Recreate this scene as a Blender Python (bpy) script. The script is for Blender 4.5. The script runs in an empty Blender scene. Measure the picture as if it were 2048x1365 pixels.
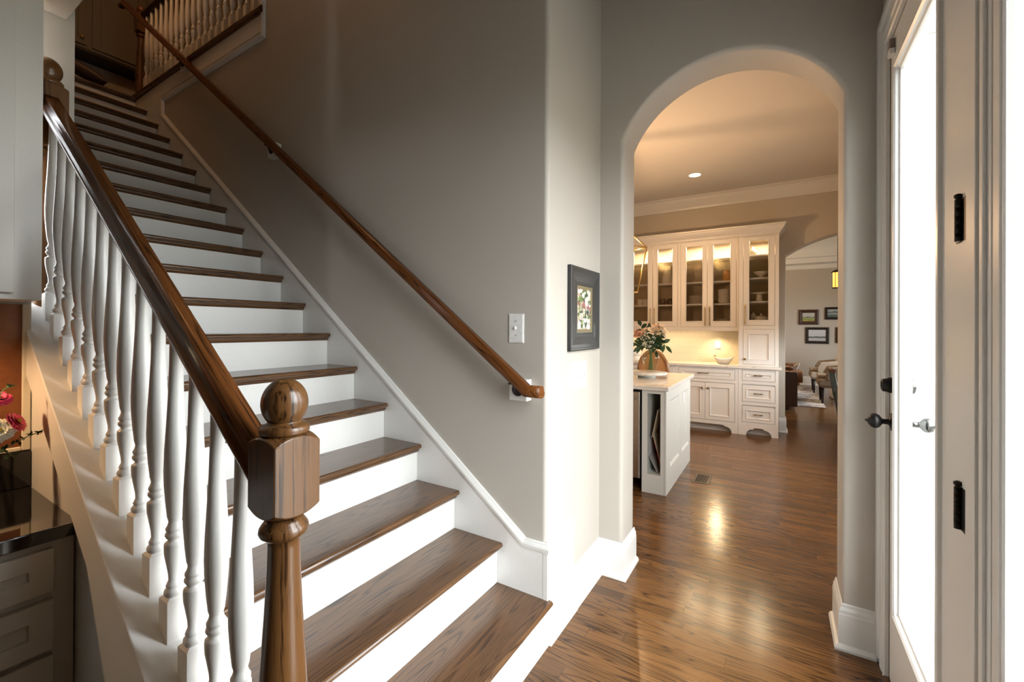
import bpy, bmesh, math, random
from math import sin, cos, pi, sqrt, atan2, radians
from mathutils import Vector, Matrix
random.seed(7)
SC = bpy.context.scene
COL = SC.collection

# ------------------------------------------------------------------ camera
CAMH = 1.39328
cam_d = bpy.data.cameras.new('camera'); cam = bpy.data.objects.new('camera', cam_d); COL.objects.link(cam)
TH, PIT, ROLL = 0.55181, 0.00254, -0.0049
cam_d.sensor_fit = 'HORIZONTAL'; cam_d.sensor_width = 36.0
cam_d.lens = 864.78 / 2048 * 36
cam_d.shift_y = -(682.5 - 653.25) / 2048
cam_d.clip_start = 0.02; cam_d.clip_end = 200
cam.matrix_world = (Matrix.Translation((0, 0, CAMH)) @ Matrix.Rotation(TH, 4, 'Z') @ Matrix.Rotation(pi/2 + PIT, 4, 'X')
                    @ Matrix.Rotation(-ROLL, 4, 'Z'))
SC.camera = cam

# ------------------------------------------------------------------ look, sky
SC.view_settings.view_transform = 'Standard'; SC.view_settings.look = 'None'
SC.view_settings.exposure = 0.0; SC.view_settings.gamma = 1.0
SC.view_settings.use_curve_mapping = False
W = bpy.data.worlds.new('sky'); SC.world = W; W.use_nodes = True
bg = W.node_tree.nodes['Background']; bg.inputs[1].default_value = 18.5
_tc = W.node_tree.nodes.new('ShaderNodeTexCoord'); _sp = W.node_tree.nodes.new('ShaderNodeSeparateXYZ'); _rp = W.node_tree.nodes.new('ShaderNodeValToRGB')
W.node_tree.links.new(_tc.outputs['Generated'], _sp.inputs[0])
_mr = W.node_tree.nodes.new('ShaderNodeMapRange'); _mr.inputs[1].default_value = -1; W.node_tree.links.new(_sp.outputs[2], _mr.inputs[0])
W.node_tree.links.new(_mr.outputs[0], _rp.inputs[0]); W.node_tree.links.new(_rp.outputs[0], bg.inputs[0])
_rp.color_ramp.elements[0].position = .47; _rp.color_ramp.elements[0].color = (.12, .12, .10, 1)      # lawn and paving below
_rp.color_ramp.elements[1].position = .53; _rp.color_ramp.elements[1].color = (.94, .97, 1.0, 1)       # overcast sky
cy = SC.cycles
cy.max_bounces = 10; cy.diffuse_bounces = 3; cy.glossy_bounces = 5; cy.transparent_max_bounces = 16; cy.transmission_bounces = 8
cy.sample_clamp_indirect = 6.0; cy.caustics_reflective = False; cy.caustics_refractive = False
cy.use_denoising = True

def lamp(name, kind, loc, power, col=(1, 1, 1), size=.1, size_y=None, rot=(0, 0, 0), portal=False, spot=None, spread=None):
    d = bpy.data.lights.new(name, kind); d.energy = power; d.color = col
    if kind == 'AREA':
        d.shape = 'RECTANGLE'; d.size = size; d.size_y = size_y or size
        if portal: d.cycles.is_portal = True
        if spread: d.spread = spread
    else:
        d.shadow_soft_size = size
        if spot: d.spot_size = spot; d.spot_blend = .6
    o = bpy.data.objects.new(name, d); COL.objects.link(o); o.location = loc; o.rotation_euler = rot
    return o
# openings of the house through which the sky lights it
FX = (0, pi/2, 0)        # an area lamp with this turn shines towards -X
lamp('sky_portal_door', 'AREA', (.47, 1.78, 1.35), 1, size=2.1, size_y=.52, rot=FX, portal=True)
lamp('sky_portal_sidelight', 'AREA', (.47, .93, 1.35), 1, size=2.3, size_y=.60, rot=FX, portal=True)
lamp('sky_portal_kitchen', 'AREA', (.86, 4.85, 1.215), 1, size=.53, size_y=2.7, rot=FX, portal=True)
lamp('sky_portal_living', 'AREA', (2.56, 10.0, 1.6), 1, size=1.6, size_y=2.0, rot=FX, portal=True)
WARM = (1.0, .60, .30)

# ------------------------------------------------------------------ materials
def new_mat(name):
    m = bpy.data.materials.new(name); m.use_nodes = True
    nt = m.node_tree; b = nt.nodes['Principled BSDF']
    return m, nt, b
def N(nt, typ, **kw):
    n = nt.nodes.new(typ)
    for k, v in kw.items(): setattr(n, k, v)
    return n
def L(nt, a, b): nt.links.new(a, b)
def ramp(nt, fac, stops):
    r = N(nt, 'ShaderNodeValToRGB'); e = r.color_ramp.elements
    while len(e) > 1: e.remove(e[0])
    e[0].position, e[0].color = stops[0][0], tuple(stops[0][1]) + (1,)
    for p, c in stops[1:]:
        q = e.new(p); q.color = tuple(c) + (1,)
    L(nt, fac, r.inputs[0]); return r.outputs[0]
def coords(nt, rnd=True, rot=(0, 0, 0), scale=(1, 1, 1)):
    tc = N(nt, 'ShaderNodeTexCoord'); mp = N(nt, 'ShaderNodeMapping')
    mp.inputs['Rotation'].default_value = rot; mp.inputs['Scale'].default_value = scale
    if rnd:
        oi = N(nt, 'ShaderNodeObjectInfo'); mul = N(nt, 'ShaderNodeVectorMath', operation='SCALE')
        mul.inputs[0].default_value = (17.3, 9.1, 23.7); L(nt, oi.outputs['Random'], mul.inputs['Scale'])
        ad = N(nt, 'ShaderNodeVectorMath', operation='ADD')
        L(nt, tc.outputs['Object'], ad.inputs[0]); L(nt, mul.outputs[0], ad.inputs[1])
        # rotate and scale the place, then shift it, so the grain keeps its direction
        L(nt, tc.outputs['Object'], mp.inputs[0])
        ad2 = N(nt, 'ShaderNodeVectorMath', operation='ADD'); L(nt, mp.outputs[0], ad2.inputs[0]); L(nt, mul.outputs[0], ad2.inputs[1])
        return ad2.outputs[0]
    L(nt, tc.outputs['Object'], mp.inputs[0]); return mp.outputs[0]
def bump(nt, b, h, dist=.001, strength=.5):
    bp = N(nt, 'ShaderNodeBump'); bp.inputs['Strength'].default_value = strength; bp.inputs['Distance'].default_value = dist
    L(nt, h, bp.inputs['Height']); L(nt, bp.outputs[0], b.inputs['Normal'])

def paint(name, col, rough=.5, spec=.5, coat=0., texture=.0004, nscale=220):
    m, nt, b = new_mat(name)
    v = coords(nt, rnd=False)
    n = N(nt, 'ShaderNodeTexNoise'); n.inputs['Scale'].default_value = nscale; n.inputs['Detail'].default_value = 2; L(nt, v, n.inputs['Vector'])
    c = ramp(nt, n.outputs[0], [(.3, [x*.985 for x in col]), (.7, [min(1, x*1.01) for x in col])])
    L(nt, c, b.inputs['Base Color']); b.inputs['Roughness'].default_value = rough
    b.inputs['Specular IOR Level'].default_value = spec
    b.inputs['Coat Weight'].default_value = coat; b.inputs['Coat Roughness'].default_value = .15
    if texture: bump(nt, b, n.outputs[0], texture, .35)
    return m
def plain(name, col, rough=.5, metal=0., spec=.5, coat=0.):
    m, nt, b = new_mat(name)
    v = coords(nt, rnd=True)
    n = N(nt, 'ShaderNodeTexNoise'); n.inputs['Scale'].default_value = 40; L(nt, v, n.inputs['Vector'])
    c = ramp(nt, n.outputs[0], [(.3, [x*.93 for x in col]), (.7, [min(1, x*1.05) for x in col])])
    L(nt, c, b.inputs['Base Color']); b.inputs['Roughness'].default_value = rough; b.inputs['Metallic'].default_value = metal
    b.inputs['Specular IOR Level'].default_value = spec; b.inputs['Coat Weight'].default_value = coat
    return m
def glow(name, col, s):
    m, nt, b = new_mat(name); b.inputs['Base Color'].default_value = tuple(col) + (1,)
    b.inputs['Emission Color'].default_value = tuple(col) + (1,); b.inputs['Emission Strength'].default_value = s
    return m

DARKW, MIDW, LITW = (.008, .003, .0012), (.036, .0135, .0045), (.085, .036, .012)
def grain_nodes(nt, vec, dark=DARKW, mid=MIDW, lit=LITW, along=1., across=9., rings=9., pore=.55):
    """vec has the grain along X; returns colour and height"""
    m1 = N(nt, 'ShaderNodeMapping'); m1.inputs['Scale'].default_value = (along, across, across); L(nt, vec, m1.inputs[0])
    n1 = N(nt, 'ShaderNodeTexNoise'); n1.inputs['Scale'].default_value = 1.; n1.inputs['Detail'].default_value = 2.5; n1.inputs['Roughness'].default_value = .45
    L(nt, m1.outputs[0], n1.inputs['Vector'])
    mu = N(nt, 'ShaderNodeMath', operation='MULTIPLY'); mu.inputs[1].default_value = rings * 6.283 * 2; L(nt, n1.outputs[0], mu.inputs[0])
    sn = N(nt, 'ShaderNodeMath', operation='SINE'); L(nt, mu.outputs[0], sn.inputs[0])
    mr = N(nt, 'ShaderNodeMapRange'); mr.inputs[1].default_value = -1; mr.inputs[2].default_value = 1; L(nt, sn.outputs[0], mr.inputs[0])
    m2 = N(nt, 'ShaderNodeMapping'); m2.inputs['Scale'].default_value = (7, 260, 260); L(nt, vec, m2.inputs[0])
    n2 = N(nt, 'ShaderNodeTexNoise'); n2.inputs['Scale'].default_value = 1.; n2.inputs['Detail'].default_value = 2; L(nt, m2.outputs[0], n2.inputs['Vector'])
    m3 = N(nt, 'ShaderNodeMapping'); m3.inputs['Scale'].default_value = (1.3, 6, 6); L(nt, vec, m3.inputs[0])
    n3 = N(nt, 'ShaderNodeTexNoise'); n3.inputs['Scale'].default_value = 1.; n3.inputs['Detail'].default_value = 3; L(nt, m3.outputs[0], n3.inputs['Vector'])
    # rings thinned by the fine pores
    pw = N(nt, 'ShaderNodeMath', operation='POWER'); L(nt, mr.outputs[0], pw.inputs[0]); pw.inputs[1].default_value = .45
    a = N(nt, 'ShaderNodeMath', operation='MULTIPLY'); L(nt, pw.outputs[0], a.inputs[0]); a.inputs[1].default_value = .55
    q2 = N(nt, 'ShaderNodeMapRange'); q2.inputs[1].default_value = .26; q2.inputs[2].default_value = .74; L(nt, n2.outputs[0], q2.inputs[0])
    bq = N(nt, 'ShaderNodeMath', operation='MULTIPLY'); L(nt, q2.outputs[0], bq.inputs[0]); bq.inputs[1].default_value = pore
    s = N(nt, 'ShaderNodeMath', operation='ADD'); L(nt, a.outputs[0], s.inputs[0]); L(nt, bq.outputs[0], s.inputs[1])
    c3 = N(nt, 'ShaderNodeMath', operation='MULTIPLY_ADD'); L(nt, n3.outputs[0], c3.inputs[0]); c3.inputs[1].default_value = .5; L(nt, s.outputs[0], c3.inputs[2])
    colr = ramp(nt, c3.outputs[0], [(.22 + pore*.16, dark), (.40 + pore*.26, mid), (.60 + pore*.28, lit), (.85 + pore*.3, [x*1.25 for x in lit])])
    return colr, c3.outputs[0]
def oak(name, rot=(0, 0, 0), rough=.28, coat=.35, spec=.5, **kw):
    m, nt, b = new_mat(name)
    v = coords(nt, rnd=True, rot=rot)
    c, h = grain_nodes(nt, v, **kw)
    L(nt, c, b.inputs['Base Color']); b.inputs['Roughness'].default_value = rough
    b.inputs['Specular IOR Level'].default_value = spec
    b.inputs['Coat Weight'].default_value = coat; b.inputs['Coat Roughness'].default_value = .12
    bump(nt, b, h, .0006, .25)
    return m
def oak_floor():
    m, nt, b = new_mat('oak_floor_planks')
    v = coords(nt, rnd=False)
    br = N(nt, 'ShaderNodeTexBrick'); br.offset = 0; br.offset_frequency = 2; br.squash = 1
    br.inputs['Scale'].default_value = 1.; br.inputs['Mortar Size'].default_value = .0006; br.inputs['Mortar Smooth'].default_value = .2
    br.inputs['Brick Width'].default_value = 1.25; br.inputs['Row Height'].default_value = .068; br.inputs['Bias'].default_value = 0
    br.inputs['Color1'].default_value = (0, 0, 0, 1); br.inputs['Color2'].default_value = (1, 1, 1, 1); br.inputs['Mortar'].default_value = (.5, .5, .5, 1)
    sx = N(nt, 'ShaderNodeSeparateXYZ'); L(nt, v, sx.inputs[0])
    dv = N(nt, 'ShaderNodeMath', operation='DIVIDE'); L(nt, sx.outputs[1], dv.inputs[0]); dv.inputs[1].default_value = .068
    fl_ = N(nt, 'ShaderNodeMath', operation='FLOOR'); L(nt, dv.outputs[0], fl_.inputs[0])
    wn_ = N(nt, 'ShaderNodeTexWhiteNoise', noise_dimensions='1D'); L(nt, fl_.outputs[0], wn_.inputs['W'])
    ax_ = N(nt, 'ShaderNodeMath', operation='MULTIPLY_ADD'); L(nt, wn_.outputs['Value'], ax_.inputs[0]); ax_.inputs[1].default_value = 3.0; L(nt, sx.outputs[0], ax_.inputs[2])
    cx_ = N(nt, 'ShaderNodeCombineXYZ'); L(nt, ax_.outputs[0], cx_.inputs[0]); L(nt, sx.outputs[1], cx_.inputs[1])
    L(nt, cx_.outputs[0], br.inputs['Vector'])
    sc = N(nt, 'ShaderNodeVectorMath', operation='SCALE'); sc.inputs[0].default_value = (31, 47, 13)
    L(nt, br.outputs['Color'], sc.inputs['Scale'])
    ad = N(nt, 'ShaderNodeVectorMath', operation='ADD'); L(nt, v, ad.inputs[0]); L(nt, sc.outputs[0], ad.inputs[1])
    c, h = grain_nodes(nt, ad.outputs[0], dark=(.018, .0068, .0022), mid=(.064, .0255, .0072), lit=(.128, .058, .0185), along=1.0, across=9, rings=8, pore=.5)
    # plank to plank tone
    hs = N(nt, 'ShaderNodeHueSaturation'); L(nt, c, hs.inputs['Color'])
    mr = N(nt, 'ShaderNodeMapRange'); mr.inputs[3].default_value = .6; mr.inputs[4].default_value = 1.2; L(nt, br.outputs['Color'], mr.inputs[0]); L(nt, mr.outputs[0], hs.inputs['Value'])
    mx = N(nt, 'ShaderNodeMix', data_type='RGBA'); L(nt, br.outputs['Fac'], mx.inputs['Factor']); L(nt, hs.outputs[0], mx.inputs['A']); mx.inputs['B'].default_value = (.012, .005, .002, 1)
    L(nt, mx.outputs['Result'], b.inputs['Base Color'])
    b.inputs['Roughness'].default_value = .2; b.inputs['Specular IOR Level'].default_value = .4; b.inputs['Coat Weight'].default_value = .0; b.inputs['Coat Roughness'].default_value = .1
    bump(nt, b, h, .0005, .2)
    return m
RZ = (0, 0, pi/2)                 # grain along Y
OAK_X = oak('oak_grain_lengthwise', coat=.15)
OAK_Y = oak('oak_grain_tread', RZ, rough=.3, dark=(.014, .0065, .003), mid=(.042, .018, .007), lit=(.100, .047, .0185), along=.8, across=9, rings=10)
OAK_Z = oak('oak_grain_upright', (0, pi/2, 0), dark=(.008, .0032, .0012), mid=(.046, .0185, .0056), lit=(.115, .050, .0155), along=.8, across=15, rings=3, coat=.2, pore=.9)
SLOPE = math.atan(.7529)
OAK_S = oak('oak_grain_sloping', (0, -SLOPE, 0), rough=.2, coat=0, spec=.22, dark=(.010, .0034, .0012), mid=(.048, .0155, .004), lit=(.120, .041, .0108), along=1.0, across=22, rings=5, pore=.7)
FLOOR = oak_floor()
WALL = paint('greige_wall_paint', (.51, .467, .414), .55, texture=.0003)
WALLK = paint('kitchen_wall_paint', (.60, .545, .47), .55)
CEIL = paint('ceiling_paint', (.74, .70, .64), .7)
WHITE = paint('white_trim_paint', (.80, .79, .765), .32, texture=.0001, nscale=90)
BALW = paint('white_baluster_paint', (.80, .785, .755), .3, texture=.0001, nscale=90)
CABW = paint('cream_cabinet_paint', (.76, .73, .69), .38, texture=.0001, nscale=90)
CABIN = paint('cabinet_interior_shade', (.36, .29, .22), .6, texture=0)  # cream paint browned, so the dimness inside the cabinets sits in the colour
ISLW = paint('island_paint', (.66, .65, .60), .4, texture=.0001, nscale=90)
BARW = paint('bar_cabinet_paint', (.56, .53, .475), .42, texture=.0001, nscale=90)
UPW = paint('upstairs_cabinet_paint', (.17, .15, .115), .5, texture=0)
CREAM = paint('cream_edging_paint', (.72, .67, .55), .45)
BLACKM = plain('oil_rubbed_bronze', (.012, .011, .011), .38, .6)
BRASS = plain('brushed_brass', (.62, .41, .13), .32, 1.)
BRASSD = plain('antique_brass', (.26, .17, .07), .4, 1.)
CHROME = plain('polished_nickel', (.10, .10, .095), .15, 1.)
STEEL = plain('stainless_steel', (.50, .46, .42), .28, 1.)
PLATEW = plain('white_switch_plastic', (.82, .81, .79), .3)
CHINA = plain('cream_china', (.76, .71, .63), .25, coat=.4)
CHINAB = plain('black_china', (.015, .015, .017), .25)
AMBER = plain('amber_jar', (.45, .19, .03), .3, coat=.5)
GRANITE = plain('black_granite', (.006, .005, .005), .06, coat=.6)
FRAMEG = plain('charcoal_frame', (.03, .03, .031), .42, coat=.15)
FRAMEGOLD = plain('gilt_frame_liner', (.24, .195, .10), .5, .3)
FRAMED = plain('dark_picture_frame', (.018, .010, .007), .45)
FRAMEB = plain('brown_picture_frame', (.055, .022, .010), .45)
LEAF = plain('green_leaf', (.045, .105, .03), .5)
LEAFD = plain('dark_green_leaf', (.020, .055, .016), .5)
STEMM = plain('green_stem', (.12, .20, .05), .5)
ROSEP = plain('peach_rose_petal', (.83, .50, .35), .6)
ROSEW = plain('cream_rose_petal', (.85, .72, .55), .6)
BREATH = plain('white_filler_blossom', (.80, .80, .66), .7)
PINK = plain('pink_aster_petal', (.78, .055, .15), .6)
ASTW = plain('white_aster_petal', (.82, .80, .66), .6)
YELLOWC = plain('yellow_flower_centre', (.45, .36, .05), .8)
LEATHER = plain('brown_leather', (.050, .018, .010), .42, coat=.2)
TANL = plain('tan_leather', (.20, .085, .038), .42)
LINEN = plain('beige_linen', (.38, .32, .255), .85)
TAUPE = plain('taupe_upholstery', (.30, .235, .175), .85)
DARKLEG = plain('dark_turned_leg', (.016, .010, .008), .4)
GREYWOOD = plain('grey_green_chair_paint', (.13, .17, .17), .5)
WHITEF = plain('white_fabric', (.78, .76, .73), .8)
CANE = plain('cane_caramel', (.38, .19, .075), .6)
CHAIRW = oak('chair_walnut', (0, pi/2, 0), coat=.2, dark=(.03, .013, .005), mid=(.13, .058, .022), lit=(.24, .12, .05))
CARD = plain('grey_board', (.36, .33, .29), .7)
CARDK = plain('kraft_board', (.52, .40, .28), .7)
REDB = plain('red_board', (.45, .03, .025), .5)
DARKN = plain('dark_gap', (.01, .009, .008), .8)
SHADEM = glow('amber_shade', (1., .42, .08), 2.2)
LAMPW = glow('warm_bulb', (1., .84, .62), 30.)
PUCKW = glow('warm_puck', (1., .78, .45), 25.)

def glass_mat(name, tint=(1, 1, 1), rough=0.):
    m = bpy.data.materials.new(name); m.use_nodes = True; nt = m.node_tree; nt.nodes.clear()
    o = N(nt, 'ShaderNodeOutputMaterial'); mx = N(nt, 'ShaderNodeMixShader'); t = N(nt, 'ShaderNodeBsdfTransparent'); g = N(nt, 'ShaderNodeBsdfGlossy')
    t.inputs[0].default_value = tuple(tint) + (1,); g.inputs['Roughness'].default_value = rough
    f = N(nt, 'ShaderNodeFresnel'); f.inputs[0].default_value = 1.45
    gm = N(nt, 'ShaderNodeNewGeometry'); iv = N(nt, 'ShaderNodeMath', operation='SUBTRACT'); iv.inputs[0].default_value = 1.; L(nt, gm.outputs['Backfacing'], iv.inputs[1])
    fm = N(nt, 'ShaderNodeMath', operation='MULTIPLY'); L(nt, f.outputs[0], fm.inputs[0]); L(nt, iv.outputs[0], fm.inputs[1])
    L(nt, fm.outputs[0], mx.inputs[0]); L(nt, t.outputs[0], mx.inputs[1]); L(nt, g.outputs[0], mx.inputs[2]); L(nt, mx.outputs[0], o.inputs[0])
    return m
PANE = glass_mat('window_glass', (.97, .985, .98))
VASEG = glass_mat('vase_glass', (.93, .95, .92), .02)

def stone_mat():
    m, nt, b = new_mat('quartz_veined')
    v = coords(nt, rnd=True)
    n = N(nt, 'ShaderNodeTexNoise'); n.inputs['Scale'].default_value = 2.2; n.inputs['Detail'].default_value = 6; n.inputs['Distortion'].default_value = 1.6; L(nt, v, n.inputs['Vector'])
    c = ramp(nt, n.outputs[0], [(.3, (.70, .66, .60)), (.485, (.74, .70, .64)), (.5, (.55, .49, .42)), (.515, (.74, .70, .64)), (.8, (.76, .73, .67))])
    L(nt, c, b.inputs['Base Color']); b.inputs['Roughness'].default_value = .14
    return m
QUARTZ = stone_mat()
def scallop_mat():
    """cream relief tile: rows of tall rounded picket shapes"""
    m, nt, b = new_mat('cream_relief_tile')
    v = coords(nt, rnd=False)
    sp = N(nt, 'ShaderNodeSeparateXYZ'); L(nt, v, sp.inputs[0])
    def M(op, a, c=None, d=None):
        n = N(nt, 'ShaderNodeMath', operation=op)
        for i, x in enumerate((a, c, d)):
            if x is None: continue
            if isinstance(x, (int, float)): n.inputs[i].default_value = x
            else: L(nt, x, n.inputs[i])
        return n.outputs[0]
    zr = M('DIVIDE', sp.outputs[2], .085); row = M('FLOOR', zr); fz = M('FRACT', zr)
    xo = M('MULTIPLY_ADD', row, .5, M('DIVIDE', sp.outputs[0], .085)); fx = M('FRACT', xo)
    dx = M('MULTIPLY', M('ABSOLUTE', M('SUBTRACT', fx, .5)), 2.)
    arc = M('SQRT', M('SUBTRACT', 1., M('MULTIPLY', dx, dx)))          # round top of each tile
    edge = M('ABSOLUTE', M('SUBTRACT', fz, M('MULTIPLY_ADD', arc, .55, .4)))
    line = M('MINIMUM', edge, M('MULTIPLY', M('SUBTRACT', 1., dx), .8))
    h = M('MINIMUM', M('MULTIPLY', line, 9.), 1.)
    c = ramp(nt, h, [(0., (.73, .66, .53)), (.6, (.78, .71, .57))])
    L(nt, c, b.inputs['Base Color']); b.inputs['Roughness'].default_value = .3
    bump(nt, b, h, .003, .35)
    return m
TILE = scallop_mat()
def brown_panel_mat():
    m, nt, b = new_mat('russet_cork')
    v = coords(nt, rnd=False)
    n = N(nt, 'ShaderNodeTexNoise'); n.inputs['Scale'].default_value = 5; n.inputs['Detail'].default_value = 8; n.inputs['Roughness'].default_value = .75; L(nt, v, n.inputs['Vector'])
    c = ramp(nt, n.outputs[0], [(.3, (.10, .030, .008)), (.55, (.20, .065, .016)), (.75, (.27, .095, .026))])
    L(nt, c, b.inputs['Base Color']); b.inputs['Roughness'].default_value = .6; bump(nt, b, n.outputs[0], .001, .3)
    return m
CORK = brown_panel_mat()
def rug_mat():
    m, nt, b = new_mat('faded_rug')
    v = coords(nt, rnd=False, scale=(1, 1.2, 1))
    n = N(nt, 'ShaderNodeTexNoise'); n.inputs['Scale'].default_value = 4.5; n.inputs['Detail'].default_value = 7; n.inputs['Distortion'].default_value = .8; L(nt, v, n.inputs['Vector'])
    c = ramp(nt, n.outputs[0], [(.35, (.20, .17, .17)), (.47, (.42, .38, .37)), (.55, (.66, .64, .62)), (.7, (.35, .30, .30))])
    L(nt, c, b.inputs['Base Color']); b.inputs['Roughness'].default_value = .95; bump(nt, b, n.outputs[0], .004, .4)
    return m
RUG = rug_mat()
def canvas_mat(name, kind):
    """small painted pictures; Object Z runs up the canvas, X or Y across"""
    m, nt, b = new_mat(name)
    v = coords(nt, rnd=False)
    if kind == 'flowers':
        vo = N(nt, 'ShaderNodeTexVoronoi'); vo.inputs['Scale'].default_value = 48; vo.inputs['Randomness'].default_value = 1
        no = N(nt, 'ShaderNodeTexNoise'); no.inputs['Scale'].default_value = 26; no.inputs['Detail'].default_value = 3; L(nt, v, no.inputs['Vector'])
        mxv = N(nt, 'ShaderNodeMix', data_type='VECTOR'); mxv.inputs['Factor'].default_value = .055; L(nt, v, mxv.inputs['A']); L(nt, no.outputs['Color'], mxv.inputs['B'])
        L(nt, mxv.outputs['Result'], vo.inputs['Vector'])
        sp = N(nt, 'ShaderNodeSeparateColor'); L(nt, vo.outputs['Color'], sp.inputs[0])
        c = ramp(nt, sp.outputs[0], [(0., (.045, .075, .035)), (.12, (.13, .18, .055)), (.22, (.06, .065, .07)), (.28, (.62, .60, .55)), (.48, (.50, .30, .27)), (.60, (.70, .67, .60)), (.76, (.30, .12, .10)), (.84, (.30, .33, .12)), (.93, (.55, .42, .36))])
        r = c.node; r.color_ramp.interpolation = 'CONSTANT'
        L(nt, c, b.inputs['Base Color'])
    else:
        sp = N(nt, 'ShaderNodeSeparateXYZ'); L(nt, v, sp.inputs[0])
        no = N(nt, 'ShaderNodeTexNoise'); no.inputs['Scale'].default_value = 11; no.inputs['Detail'].default_value = 4; L(nt, v, no.inputs['Vector'])
        ad = N(nt, 'ShaderNodeMath', operation='MULTIPLY_ADD'); L(nt, no.outputs[0], ad.inputs[0]); ad.inputs[1].default_value = .09 if kind != 'sea' else .03; L(nt, sp.outputs[2], ad.inputs[2])
        st = {'field': [(0, (.10, .12, .02)), (.055, (.50, .42, .10)), (.075, (.12, .16, .03)), (.10, (.42, .46, .16)), (.135, (.08, .11, .05)), (.155, (.45, .46, .44)), (.3, (.58, .58, .56))],
              'cloud': [(0, (.02, .03, .03)), (.10, (.10, .14, .13)), (.13, (.40, .46, .46)), (.15, (.05, .07, .07)), (.2, (.30, .35, .36)), (.25, (.55, .58, .58)), (.3, (.12, .15, .16))],
              'sea': [(0, (.20, .07, .03)), (.025, (.42, .42, .44)), (.075, (.45, .47, .50)), (.10, (.09, .10, .09)), (.12, (.05, .08, .06)), (.13, (.48, .50, .55)), (.3, (.58, .60, .64))]}[kind]
        c = ramp(nt, ad.outputs[0], st); L(nt, c, b.inputs['Base Color'])
    b.inputs['Roughness'].default_value = .5
    return m
CV_FLOWER = canvas_mat('painting_flowers', 'flowers'); CV_FIELD = canvas_mat('painting_field', 'field')
CV_CLOUD = canvas_mat('painting_cloud', 'cloud'); CV_SEA = canvas_mat('painting_shore', 'sea')

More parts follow.
